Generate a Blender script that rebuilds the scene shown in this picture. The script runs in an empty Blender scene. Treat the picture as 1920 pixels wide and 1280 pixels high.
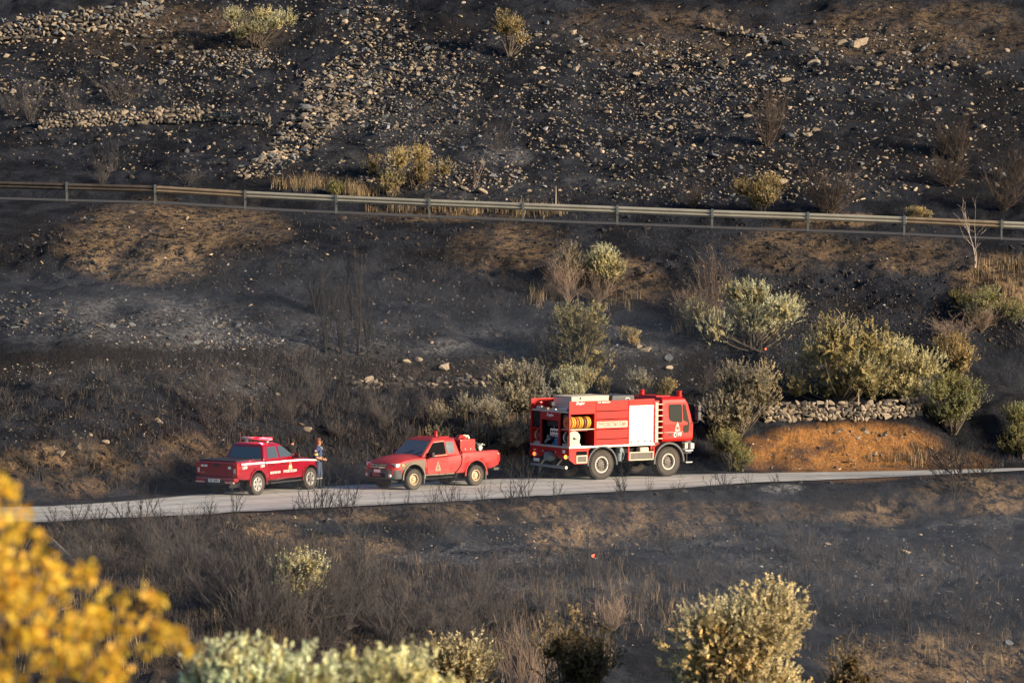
import bpy, bmesh, math, random
import numpy as np
from mathutils import Vector, Matrix

R = math.radians
scene = bpy.context.scene
COL = scene.collection

# ------------------------------------------------------------------ camera, light
CAM_H, PITCH, LENS = 11.0, math.atan(298.0 / 7467.0), 140.0
FPX = 1920 * LENS / 36.0
cam_data = bpy.data.cameras.new('camera')
cam_data.lens = LENS
cam_data.sensor_width = 36.0
cam_data.clip_start = 0.5
cam_data.clip_end = 1500
cam_data.dof.use_dof = True
cam_data.dof.focus_distance = 149.0
cam_data.dof.aperture_fstop = 4.0
cam = bpy.data.objects.new('camera', cam_data)
COL.objects.link(cam)
cam.location = (0, 0, CAM_H)
cam.rotation_euler = (math.pi / 2 - PITCH, 0, 0)
scene.camera = cam

SUN_DIR = Vector((0.87, -0.41, 0.28)).normalized()      # towards the sun
sun_data = bpy.data.lights.new('sun', 'SUN')
sun_data.energy = 4.9
sun_data.angle = R(10)
sun_data.color = (1.0, 0.80, 0.57)
sun = bpy.data.objects.new('sun', sun_data)
COL.objects.link(sun)
sun.rotation_euler = (-SUN_DIR).to_track_quat('-Z', 'Y').to_euler()
sun.location = (60, -40, 60)

world = bpy.data.worlds.new('World')
scene.world = world
world.use_nodes = True
wn = world.node_tree
sky = wn.nodes.new('ShaderNodeTexSky')
sky.sky_type = 'NISHITA'
sky.sun_disc = False
sky.sun_elevation = math.asin(SUN_DIR.z)
sky.sun_rotation = math.atan2(SUN_DIR.x, SUN_DIR.y)
sky.air_density = 1.0
sky.dust_density = 0.6
sky.ozone_density = 3.0
wn.links.new(sky.outputs[0], wn.nodes['Background'].inputs[0])
wn.nodes['Background'].inputs[1].default_value = 0.075

vs = scene.view_settings
vs.view_transform = 'Standard'
vs.look = 'None'
vs.exposure = 0.85
vs.gamma = 1.0
vs.use_curve_mapping = False
scene.render.resolution_x, scene.render.resolution_y = 1024, 682

# ------------------------------------------------------------------ helpers
_c, _s = math.cos(PITCH), math.sin(PITCH)


def ray(px, py):
    a = (np.asarray(px, float) - 960) / FPX
    b = (640 - np.asarray(py, float)) / FPX
    return a, _c + b * _s, -_s + b * _c


def at(px, py, Y):
    """the point seen at a photo pixel that lies Y metres out"""
    dx, dy, dz = ray(px, py)
    t = Y / dy
    return dx * t, Y + 0 * t, CAM_H + dz * t


def project(x, y, z):
    zz = z - CAM_H
    f = y * _c - zz * _s
    u = y * _s + zz * _c
    return 960 + FPX * x / f, 640 - FPX * u / f


def _hash(ix, iy, seed):
    h = (ix.astype(np.int64) * 374761393 + iy.astype(np.int64) * 668265263 + seed * 974634777) & 0xFFFFFFFF
    h = ((h ^ (h >> 13)) * 1274126177) & 0xFFFFFFFF
    return ((h ^ (h >> 16)) & 0xFFFF) / 65535.0


def vnoise(x, y, seed=0):
    ix, iy = np.floor(x), np.floor(y)
    fx, fy = x - ix, y - iy
    fx, fy = fx * fx * (3 - 2 * fx), fy * fy * (3 - 2 * fy)
    a, b = _hash(ix, iy, seed), _hash(ix + 1, iy, seed)
    c, d = _hash(ix, iy + 1, seed), _hash(ix + 1, iy + 1, seed)
    return (a + (b - a) * fx) * (1 - fy) + (c + (d - c) * fx) * fy


def fbm(x, y, seed=0, octv=4, gain=0.5):
    v, amp, tot = 0, 1.0, 0
    for o in range(octv):
        v = v + amp * (vnoise(x * 2 ** o + 17.3 * o, y * 2 ** o - 9.1 * o, seed + o) - 0.5)
        tot += amp
        amp *= gain
    return v / tot * 2


def tag(o, label=None, cat=None, group=None, kind=None):
    for k, v in (('label', label), ('category', cat), ('group', group), ('kind', kind)):
        if v:
            o[k] = v
    return o


def link(name, data, parent=None):
    o = bpy.data.objects.new(name, data)
    COL.objects.link(o)
    if parent:
        o.parent = parent
    return o


def empty(name, loc=(0, 0, 0), rz=0):
    o = link(name, None)
    o.location = loc
    o.rotation_euler = (0, 0, rz)
    o.empty_display_size = 0.3
    return o


def copy_tree(o, parent=None):
    c = o.copy()
    COL.objects.link(c)
    c.parent = parent
    for ch in list(o.children):
        copy_tree(ch, c)
    return c


def np_mesh(name, V, F, mats=None, smooth=False, attrs=None):
    """fast mesh from arrays; F is (n,3) or (n,4)"""
    V, F = np.asarray(V, np.float32), np.asarray(F, np.int32)
    me = bpy.data.meshes.new(name)
    k = F.shape[1]
    me.vertices.add(len(V))
    me.vertices.foreach_set('co', V.ravel())
    me.loops.add(F.size)
    me.loops.foreach_set('vertex_index', F.ravel())
    me.polygons.add(len(F))
    me.polygons.foreach_set('loop_start', np.arange(0, F.size, k, dtype=np.int32))
    me.polygons.foreach_set('use_smooth', np.full(len(F), smooth))
    for an, arr in (attrs or {}).items():
        arr = np.asarray(arr, np.float32)
        if arr.ndim == 2:
            at_ = me.attributes.new(an, 'FLOAT_COLOR', 'POINT')
            at_.data.foreach_set('color', np.hstack([arr, np.ones((len(arr), 4 - arr.shape[1]), np.float32)]).ravel())
        else:
            at_ = me.attributes.new(an, 'FLOAT', 'POINT')
            at_.data.foreach_set('value', arr)
    me.update(calc_edges=True)
    for m in (mats or []):
        me.materials.append(m)
    return me


class MB:
    """collects simple shapes into one mesh"""

    def __init__(s):
        s.v, s.f, s.m = [], [], []

    def add(s, V, F, m=0):
        n = len(s.v)
        s.v += [tuple(p) for p in V]
        s.f += [tuple(i + n for i in f) for f in F]
        s.m += [m] * len(F)
        return s

    def box(s, x0, x1, y0, y1, z0, z1, m=0):
        V = [(x, y, z) for x in (x0, x1) for y in (y0, y1) for z in (z0, z1)]
        return s.add(V, [(0, 1, 3, 2), (4, 6, 7, 5), (0, 4, 5, 1), (2, 3, 7, 6), (0, 2, 6, 4), (1, 5, 7, 3)], m)

    def prism(s, pts, vec, m=0):
        """extrude a 3D polygon along vec"""
        n = len(pts)
        vec = Vector(vec)
        V = [Vector(p) for p in pts] + [Vector(p) + vec for p in pts]
        F = [tuple(range(n))[::-1], tuple(range(n, 2 * n))]
        F += [(i, (i + 1) % n, n + (i + 1) % n, n + i) for i in range(n)]
        return s.add(V, F, m)

    def tube(s, path, rad, n=8, m=0, cap=True):
        P = [Vector(p) for p in path]
        if not hasattr(rad, '__len__'):
            rad = [rad] * len(P)
        V, F = [], []
        ref = None
        for i, p in enumerate(P):
            t = (P[min(i + 1, len(P) - 1)] - P[max(i - 1, 0)]).normalized()
            if ref is None:
                ref = t.cross(Vector((0, 0, 1)))
                if ref.length < 0.05:
                    ref = t.cross(Vector((0, 1, 0)))
            u = (ref - t * ref.dot(t)).normalized()
            ref = u
            w = t.cross(u)
            for k in range(n):
                a = 2 * math.pi * k / n
                V.append(p + (u * math.cos(a) + w * math.sin(a)) * rad[i])
        for i in range(len(P) - 1):
            for k in range(n):
                F.append((i * n + k, i * n + (k + 1) % n, (i + 1) * n + (k + 1) % n, (i + 1) * n + k))
        if cap:
            F += [tuple(range(n))[::-1], tuple(range((len(P) - 1) * n, len(P) * n))]
        return s.add(V, F, m)

    def lathe(s, prof, n=24, c=(0, 0, 0), axis='y', m=0, a0=0.0, a1=2 * math.pi):
        """prof = [(r, h)...] turned about axis through c"""
        V, F = [], []
        full = abs(a1 - a0 - 2 * math.pi) < 1e-6
        cnt = n if full else n + 1
        for k in range(cnt):
            a = a0 + (a1 - a0) * k / n
            ca, sa = math.cos(a), math.sin(a)
            for r, h in prof:
                if axis == 'y':
                    V.append((c[0] + r * ca, c[1] + h, c[2] + r * sa))
                elif axis == 'x':
                    V.append((c[0] + h, c[1] + r * ca, c[2] + r * sa))
                else:
                    V.append((c[0] + r * ca, c[1] + r * sa, c[2] + h))
        q = len(prof)
        for k in range(n):
            for j in range(q - 1):
                F.append((k * q + j, k * q + j + 1, ((k + 1) % cnt) * q + j + 1, ((k + 1) % cnt) * q + j))
        return s.add(V, F, m)

    def mesh(s, name, mats, smooth=True, bevel=0, seg=2, angle=35, fixn=True):
        me = bpy.data.meshes.new(name)
        me.from_pydata(s.v, [], s.f)
        for m in mats:
            me.materials.append(m)
        me.polygons.foreach_set('material_index', s.m)
        finish(me, smooth, bevel, seg, angle, fixn)
        return me

    def build(s, name, mats, parent=None, **k):
        return link(name, s.mesh(name, mats if isinstance(mats, (list, tuple)) else [mats], **k), parent)


def finish(me, smooth=True, bevel=0, seg=2, angle=35, fixn=True):
    bm = bmesh.new()
    bm.from_mesh(me)
    if fixn:
        bmesh.ops.recalc_face_normals(bm, faces=bm.faces)
    if bevel:
        es = [e for e in bm.edges if len(e.link_faces) == 2 and e.calc_face_angle(0) > R(25)]
        bmesh.ops.bevel(bm, geom=es, offset=bevel, segments=seg, profile=0.6, affect='EDGES', clamp_overlap=True)
    for f in bm.faces:
        f.smooth = smooth and not (bevel and f.calc_area() > max(0.004, 30 * bevel * bevel))
    for e in bm.edges:
        if len(e.link_faces) == 2 and e.calc_face_angle(0) > R(angle):
            e.smooth = False
    bm.to_mesh(me)
    bm.free()
    me.update()


def evaluated_mesh(o):
    dg = bpy.context.evaluated_depsgraph_get()
    dg.update()
    return bpy.data.meshes.new_from_object(o.evaluated_get(dg))


def cut(o, cutter):
    """boolean-subtract cutter (a temporary object) from o"""
    md = o.modifiers.new('cut', 'BOOLEAN')
    md.operation = 'DIFFERENCE'
    md.solver = 'EXACT'
    md.object = cutter
    md.material_mode = 'TRANSFER'
    me = evaluated_mesh(o)
    o.modifiers.clear()
    old = o.data
    o.data = me
    bpy.data.meshes.remove(old)
    bpy.data.objects.remove(cutter)


# ------------------------------------------------------------------ materials
def mat(name, col, rough=0.6, metal=0.0, var=0.0, scale=6.0, bump=0.0, bscale=30.0, coat=0.0, dust=None,
        dust_amt=0.0, dust_low=None, emit=None, estr=0.0, attr=None, alpha=1.0, spec=0.5, transl=0.0):
    m = bpy.data.materials.new(name)
    m.use_nodes = True
    nt = m.node_tree
    N, L = nt.nodes, nt.links
    b = N['Principled BSDF']
    b.inputs['Roughness'].default_value = rough
    b.inputs['Metallic'].default_value = metal
    b.inputs['Coat Weight'].default_value = coat
    b.inputs['Coat Roughness'].default_value = 0.06
    b.inputs['Specular IOR Level'].default_value = spec
    b.inputs['Alpha'].default_value = alpha
    b.inputs['Base Color'].default_value = (*col, 1)
    tc = N.new('ShaderNodeTexCoord')
    src = None
    if attr:
        a = N.new('ShaderNodeAttribute')
        a.attribute_name = attr
        mx = N.new('ShaderNodeMix')
        mx.data_type = 'RGBA'
        mx.blend_type = 'MULTIPLY'
        mx.inputs[0].default_value = 1
        mx.inputs[6].default_value = (*col, 1)
        L.new(a.outputs['Color'], mx.inputs[7])
        src = mx.outputs[2]
    if var:
        nz = N.new('ShaderNodeTexNoise')
        nz.inputs['Scale'].default_value = scale
        nz.inputs['Detail'].default_value = 5
        nz.inputs['Roughness'].default_value = 0.65
        L.new(tc.outputs['Object'], nz.inputs['Vector'])
        mr = N.new('ShaderNodeMapRange')
        mr.inputs[1].default_value = 0.3
        mr.inputs[2].default_value = 0.7
        mr.inputs[3].default_value = 1 - var
        mr.inputs[4].default_value = 1 + var
        L.new(nz.outputs[0], mr.inputs[0])
        hs = N.new('ShaderNodeHueSaturation')
        hs.inputs['Color'].default_value = (*col, 1)
        if src:
            L.new(src, hs.inputs['Color'])
        L.new(mr.outputs[0], hs.inputs['Value'])
        src = hs.outputs[0]
    if dust:
        nz = N.new('ShaderNodeTexNoise')
        nz.inputs['Scale'].default_value = 2.3
        nz.inputs['Detail'].default_value = 7
        nz.inputs['Roughness'].default_value = 0.7
        L.new(tc.outputs['Object'], nz.inputs['Vector'])
        mr = N.new('ShaderNodeMapRange')
        mr.inputs[1].default_value = 0.38
        mr.inputs[2].default_value = 0.72
        mr.inputs[3].default_value = 0.15 * dust_amt
        mr.inputs[4].default_value = dust_amt
        L.new(nz.outputs[0], mr.inputs[0])
        fac = mr.outputs[0]
        if dust_low:
            sp = N.new('ShaderNodeSeparateXYZ')
            L.new(tc.outputs['Object'], sp.inputs[0])
            m2 = N.new('ShaderNodeMapRange')
            m2.inputs[1].default_value = dust_low[0]
            m2.inputs[2].default_value = dust_low[1]
            m2.inputs[3].default_value = dust_low[2]
            m2.inputs[4].default_value = 0
            L.new(sp.outputs[2], m2.inputs[0])
            ad = N.new('ShaderNodeMath')
            ad.use_clamp = True
            L.new(fac, ad.inputs[0])
            L.new(m2.outputs[0], ad.inputs[1])
            fac = ad.outputs[0]
        mx = N.new('ShaderNodeMix')
        mx.data_type = 'RGBA'
        mx.inputs[6].default_value = (*col, 1)
        mx.inputs[7].default_value = (*dust, 1)
        L.new(fac, mx.inputs[0])
        if src:
            L.new(src, mx.inputs[6])
        src = mx.outputs[2]
        rr = N.new('ShaderNodeMapRange')
        rr.inputs[3].default_value = rough
        rr.inputs[4].default_value = 0.9
        L.new(fac, rr.inputs[0])
        L.new(rr.outputs[0], b.inputs['Roughness'])
    if src:
        L.new(src, b.inputs['Base Color'])
    if bump:
        nz = N.new('ShaderNodeTexNoise')
        nz.inputs['Scale'].default_value = bscale
        nz.inputs['Detail'].default_value = 6
        L.new(tc.outputs['Object'], nz.inputs['Vector'])
        bp = N.new('ShaderNodeBump')
        bp.inputs['Strength'].default_value = bump
        bp.inputs['Distance'].default_value = 0.05
        L.new(nz.outputs[0], bp.inputs['Height'])
        L.new(bp.outputs[0], b.inputs['Normal'])
    if emit:
        b.inputs['Emission Color'].default_value = (*emit, 1)
        b.inputs['Emission Strength'].default_value = estr
    if transl:
        tr = N.new('ShaderNodeBsdfTranslucent')
        ms = N.new('ShaderNodeMixShader')
        ms.inputs[0].default_value = transl
        if src:
            L.new(src, tr.inputs[0])
        else:
            tr.inputs[0].default_value = (*col, 1)
        L.new(b.outputs[0], ms.inputs[1])
        L.new(tr.outputs[0], ms.inputs[2])
        L.new(ms.outputs[0], N['Material Output'].inputs[0])
    return m
# ------------------------------------------------------------------ terrain: lofted between real feature lines
P = np.array([-300, 100, 300, 500, 800, 1000, 1400, 1650, 1920, 2250], float)
F_y = np.array([988, 978, 970, 960, 944, 932, 907, 896, 882, 876], float)
F_d = np.array([127, 129.1, 131, 132.9, 136.5, 139.2, 145.5, 148, 150.5, 152])
K_y = np.array([955, 948, 932, 914.5, 902, 895, 886, 883, 877, 872], float)
K_d = np.array([134, 135.5, 139.2, 143.4, 146.7, 148.6, 152, 154, 156, 157.5])
N_ = len(P)
o_ = lambda *v: np.array(v, float)


def wl(y, d):
    x, yy, z = at(P, y, d)
    return np.array([x, yy, z])


def flat(Y, Z):
    return np.array([[-200.0, 200.0], [Y, Y], [Z, Z]])


S_y, S_d = F_y + 6, F_d - 1.0
B1_y = o_(1082, 1072, 1062, 1050, 1040, 1032, 1003, 978, 972, 975)
B1_d = F_d - o_(4.6, 4.6, 4.4, 4.0, 3.7, 3.5, 3.5, 3.2, 3.4, 3.6)
B2_y = o_(1118, 1107, 1098, 1090, 1072, 1062, 1048, 1022, 1015, 1015)
B2_d = B1_d - 6
B3_y, B3_d = B2_y + 45, B2_d - 1.6
B4_y, B4_d = B3_y + 52, B3_d - 7
B5_y = np.full(N_, 1302.0)
B5_d = B4_d - o_(9, 9, 9, 9, 9, 9, 9, 8, 7, 7)
C1_y = o_(788, 785, 788, 795, 800, 800, 792, 766, 790, 800)
C1_d = K_d + o_(6.0, 6.0, 5.6, 4.8, 4.2, 3.8, 3.6, 3.4, 3.6, 4)
C2_y = o_(708, 702, 706, 720, 735, 738, 728, 702, 725, 735)
C2_d = C1_d + o_(7, 7, 7, 6, 5, 4.5, 4, 4.3, 4.3, 5)
C3_y = o_(654, 650, 650, 660, 666, 667, 666, 658, 665, 668)
C3_d = C2_d + 1.2
C4_y = o_(545, 545, 545, 548, 556, 560, 563, 560, 560, 562)
C4_d = o_(162, 163, 163, 163, 164.5, 165, 166.5, 167.5, 168, 169)
G_y = o_(366, 377, 382, 395, 408, 416, 431, 439, 452, 464)
G_d = o_(179.5, 177.5, 177, 176.2, 174.8, 174, 172.8, 172.2, 171.5, 171)
Gl = wl(G_y, G_d)


def above(base, dy, dz):
    b = base.copy()
    b[1] += dy
    b[2] += dz
    return b


U2 = wl(np.full(N_, 205.0), G_d + 22)
U3 = wl(np.full(N_, 0.0), G_d + 36)
LINES = [flat(-30, 9.0), flat(3, 9.3), flat(12, 8.4), flat(27, 6.1), flat(55, 2.3), flat(78, -2.6), flat(92, -5.2),
         wl(B5_y, B5_d), wl(B4_y, B4_d), wl(B3_y, B3_d), wl(B2_y, B2_d), wl(B1_y, B1_d), wl(S_y, S_d), wl(F_y, F_d),
         wl(K_y, K_d), above(wl(K_y, K_d), 2.0, 0.03), wl(C1_y, C1_d), wl(C2_y, C2_d), wl(C3_y, C3_d), wl(C4_y, C4_d),
         above(Gl, -0.35, -0.06), above(Gl, 0.0, 0.0), above(Gl, 6.6, 0.05), above(Gl, 8.0, 0.75), U2, U3, above(U3, 26, 11),
         above(U3, 90, 34)]
IF, IK, IG = 13, 14, 21
# rows inside each interval (dense where the picture looks)
ROWS = [3, 6, 8, 10, 10, 8, 12, 34, 26, 20, 18, 30, 6, 26, 4, 36, 22, 22, 40, 48, 4, 14, 8, 70, 74, 10, 6]
HX = np.arange(-70, 70.01, 0.25)
LY, LZ = [], []
for ln in LINES:
    o = np.argsort(ln[0])
    yy, zz = np.interp(HX, ln[0][o], ln[1][o]), np.interp(HX, ln[0][o], ln[2][o])
    k = np.exp(-np.linspace(-2, 2, 17) ** 2)
    k /= k.sum()
    sm = lambda a: np.convolve(np.pad(a, 8, mode='edge'), k, mode='valid')
    LY.append(sm(yy))
    LZ.append(sm(zz))
LY, LZ = np.array(LY), np.array(LZ)
for i in range(1, len(LY)):
    LY[i] = np.maximum(LY[i], LY[i - 1] + 0.05)


def rough_amp(v):
    """how bumpy the ground is at loft coordinate v (line index)"""
    a = np.ones_like(v)
    a = np.where((v > IF - 0.6) & (v < IK + 0.8), 0.0, a)
    a = np.where((v > IG - 1.25) & (v < IG + 1.2), 0.0, a)
    a = np.where((v > IG - 1.6) & (v <= IG - 1.25), (IG - 1.25 - v) / 0.35, a)
    a = np.where((v > IF - 1.2) & (v <= IF - 0.6), 0.3, a)
    a = np.where(v < 6, 1.0, a)
    return a


def surf(x, v):
    """world (y, z) on loft coordinate (x, v)"""
    fx = np.clip((x - HX[0]) / 0.25, 0, len(HX) - 1.001)
    i = fx.astype(int)
    t = fx - i
    k = np.clip(v.astype(int), 0, len(LY) - 2)
    s = v - k
    g = lambda A: (A[k, i] * (1 - t) + A[k, i + 1] * t) * (1 - s) + (A[k + 1, i] * (1 - t) + A[k + 1, i + 1] * t) * s
    y, z = g(LY), g(LZ)
    a = rough_amp(v)
    n = 0.50 * fbm(x / 7.0, y / 7.0, 3, 3) + 0.30 * fbm(x / 2.0, y / 1.5, 11, 4, 0.6)
    n += 0.16 * np.abs(fbm(x / 0.6, y / 0.5, 21, 3, 0.6)) + 0.14 * np.abs(fbm(x / 1.3, y / 1.0, 41, 2))
    bank = np.clip(1 - np.abs(v - 19.45) / 0.55, 0, 1) + 0.8 * np.clip(1 - np.abs(v - 11.5) / 0.5, 0, 1) + 1.1 * np.clip(1 - np.abs(v - 15.5) / 0.45, 0, 1)
    n += bank * (0.42 * np.abs(fbm(x / 1.5, y / 0.9, 71, 4, 0.65)) + 0.15 * fbm(x / 0.5, y / 0.4, 81, 2) - 0.1)
    z = z + a * n
    z = z - np.where((v > IF + 0.02) & (v < IK - 0.02), 0.06, 0)
    z = z - np.where((v > IG + 0.15) & (v < IG + 0.95), 0.06, 0)
    return y, z


VV = []
for i, r in enumerate(ROWS):
    VV += list(i + np.arange(r) / r)
VV.append(len(LINES) - 1)
VV = np.array(VV)
XS = np.concatenate([np.arange(-70, -34, 1.0), np.arange(-34, 34, 0.16), np.arange(34, 70.1, 1.0)])
gx, gv = np.meshgrid(XS, VV)
gy, gz = surf(gx.ravel(), gv.ravel())
gy, gz = gy.reshape(gx.shape), gz.reshape(gx.shape)

# regular height grid for lookups
HYS = np.arange(-20, 300, 0.1)
HG = np.empty((len(HX), len(HYS)))
for ci in range(len(HX)):
    y_, z_ = surf(np.full(len(VV) * 3, HX[ci]), np.linspace(0, len(LINES) - 1.001, len(VV) * 3))
    HG[ci] = np.interp(HYS, y_, z_)


def H(x, y):
    x, y = np.asarray(x, float), np.asarray(y, float)
    fx = np.clip((x - HX[0]) / 0.25, 0, len(HX) - 1.001)
    fy = np.clip((y - HYS[0]) / 0.1, 0, len(HYS) - 1.001)
    i, j = fx.astype(int), fy.astype(int)
    a, b = fx - i, fy - j
    return (HG[i, j] * (1 - a) + HG[i + 1, j] * a) * (1 - b) + (HG[i, j + 1] * (1 - a) + HG[i + 1, j + 1] * a) * b


def hit(px, py, y0=98.0, y1=275.0, step=0.2):
    """ground points seen at photo pixels (arrays)"""
    px, py = np.atleast_1d(np.asarray(px, float)), np.atleast_1d(np.asarray(py, float))
    Y = np.full(px.shape, np.nan)
    prev = None
    for yy in np.arange(y0, y1, step):
        x, _, z = at(px, py, yy)
        d = z - H(x, np.full_like(x, yy))
        if prev is not None:
            m = np.isnan(Y) & (prev > 0) & (d <= 0)
            Y = np.where(m, yy - step * (-d) / np.maximum(prev - d, 1e-6), Y)
        prev = d
    Y = np.where(np.isnan(Y), y1, Y)
    x, _, _ = at(px, py, Y)
    return x, Y, H(x, Y)


# coarse depth map for scattering
DPX, DPY = np.arange(-240, 2161, 12.0), np.arange(-120, 1321, 8.0)
mx_, my_ = np.meshgrid(DPX, DPY)
_, DEPTH, _ = hit(mx_.ravel(), my_.ravel(), step=0.25)
DEPTH = DEPTH.reshape(mx_.shape)


def scatter(px, py):
    """photo pixels -> ground points, via the depth map"""
    fx, fy = np.clip((px - DPX[0]) / 12, 0, len(DPX) - 1.01), np.clip((py - DPY[0]) / 8, 0, len(DPY) - 1.01)
    i, j = fx.astype(int), fy.astype(int)
    a, b = fx - i, fy - j
    Y = (DEPTH[j, i] * (1 - a) + DEPTH[j, i + 1] * a) * (1 - b) + (DEPTH[j + 1, i] * (1 - a) + DEPTH[j + 1, i + 1] * a) * b
    x, _, _ = at(px, py, Y)
    return x, Y, H(x, Y)


def loft_v(x, y):
    """line coordinate of world points, to keep scatter off the roads"""
    i = np.clip(((x - HX[0]) / 0.25).astype(int), 0, len(HX) - 1)
    return np.array([np.interp(yy, LY[:, k], np.arange(len(LY))) for yy, k in zip(y, i)])


def blobs(px, py, lst, seed=5, brk=0.9):
    """sum of soft patches given as (cx, cy, rx, ry, strength), broken up by noise"""
    v = np.zeros_like(px)
    for cx, cy, rx, ry, s in lst:
        q = ((px - cx) / rx) ** 2 + ((py - cy) / ry) ** 2
        v = np.maximum(v, s * np.clip(1.6 * (1 - q), 0, 1))
    n = fbm(px / 60, py / 34, seed, 5, 0.65)
    return np.clip(v * (1 + brk * 2.2 * n), 0, 1)


OCHRE = [(1590, 845, 200, 62, 1.0), (1440, 850, 70, 40, 0.7), (1750, 870, 120, 30, 0.5)]
TAN = [(280, 455, 190, 85, 0.95), (420, 430, 140, 50, 0.5), (1880, 530, 110, 60, 0.8), (1560, 412, 100, 16, 0.9), (960, 470, 130, 60, 0.45),
       (1170, 530, 90, 55, 0.55), (500, 1010, 70, 35, 0.8), (640, 1030, 150, 30, 0.55), (1070, 1010, 90, 32, 0.7),
       (1240, 990, 160, 30, 0.4), (1640, 960, 90, 30, 0.45), (1830, 930, 140, 45, 0.4), (120, 880, 150, 60, 0.5), (360, 860, 110, 55, 0.55),
       (1760, 1240, 240, 60, 0.7), (180, 1110, 190, 90, 0.45), (1480, 470, 130, 50, 0.45), (1700, 480, 150, 40, 0.35),
       (1720, 60, 260, 70, 0.35), (1250, 60, 260, 60, 0.3), (300, 60, 260, 60, 0.3), (800, 405, 200, 14, 0.4), (880, 700, 250, 30, 0.3),
       (1000, 960, 900, 26, 0.35), (600, 1230, 400, 60, 0.35)]
ASH = [(400, 635, 190, 34, 0.75), (620, 640, 180, 70, 0.4), (950, 293, 90, 18, 0.9), (880, 1048, 200, 14, 0.8), (1040, 1100, 260, 20, 0.5),
       (1465, 915, 45, 10, 1.0), (1560, 1080, 330, 60, 0.35), (430, 720, 120, 44, 0.55), (1100, 640, 320, 34, 0.4), (250, 600, 250, 60, 0.5),
       (200, 700, 240, 30, 0.35), (1640, 1060, 200, 14, 0.6), (900, 350, 400, 30, 0.2), (700, 250, 300, 120, 0.18)]
ppx, ppy = project(gx.ravel(), gy.ravel(), gz.ravel())
inview = (gy.ravel() > 98)
masks = np.stack([blobs(ppx, ppy, OCHRE, 5, 0.85) * inview, blobs(ppx, ppy, TAN, 15) * inview, blobs(ppx, ppy, ASH, 25) * inview], 1)
gvr = gv.ravel()
ledge = np.clip(1 - np.abs(gvr - 18.1) / 0.16, 0, 1) * (ppx < 1250) * 0.9 + np.clip(1 - np.abs(gvr - 10.75) / 0.2, 0, 1) * (ppx > 700) * 0.7
masks[:, 2] = np.maximum(masks[:, 2], np.clip(ledge * (0.75 + 1.5 * fbm(ppx / 70, ppy / 30, 91, 4, 0.6)), 0, 1) * inview)
soot = np.clip(1.5 - np.abs(gvr - 17.5) * 2.2, 0, 1) * (ppx < 1330)
soot = np.maximum(soot, np.clip(1.3 - np.abs(gvr - 9.5) * 2.2, 0, 1) * 0.6)
soot = np.maximum(soot, blobs(ppx, ppy, [(460, 500, 90, 60, 1), (350, 530, 60, 30, 0.7), (60, 460, 90, 70, 0.7), (870, 520, 200, 70, 0.7), (1500, 590, 160, 50, 0.8), (1850, 270, 200, 140, 0.8), (1500, 320, 260, 60, 0.6),
                                             (600, 330, 160, 24, 0.9), (230, 90, 300, 30, 0.6), (1580, 940, 60, 22, 1), (1430, 735, 120, 40, 1), (1780, 760, 160, 70, 0.6), (700, 830, 260, 50, 0.5), (1200, 560, 120, 60, 0.5),
                                             (760, 50, 200, 40, 0.6)], 35, 0.6)) * inview
soot = np.clip(soot * (1 + 0.9 * fbm(ppx / 40, ppy / 25, 61, 4, 0.6)), 0, 1)
nr, nc = gx.shape
idx = np.arange(nr * nc).reshape(nr, nc)
quads = np.stack([idx[:-1, :-1], idx[:-1, 1:], idx[1:, 1:], idx[1:, :-1]], -1).reshape(-1, 4)


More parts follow.
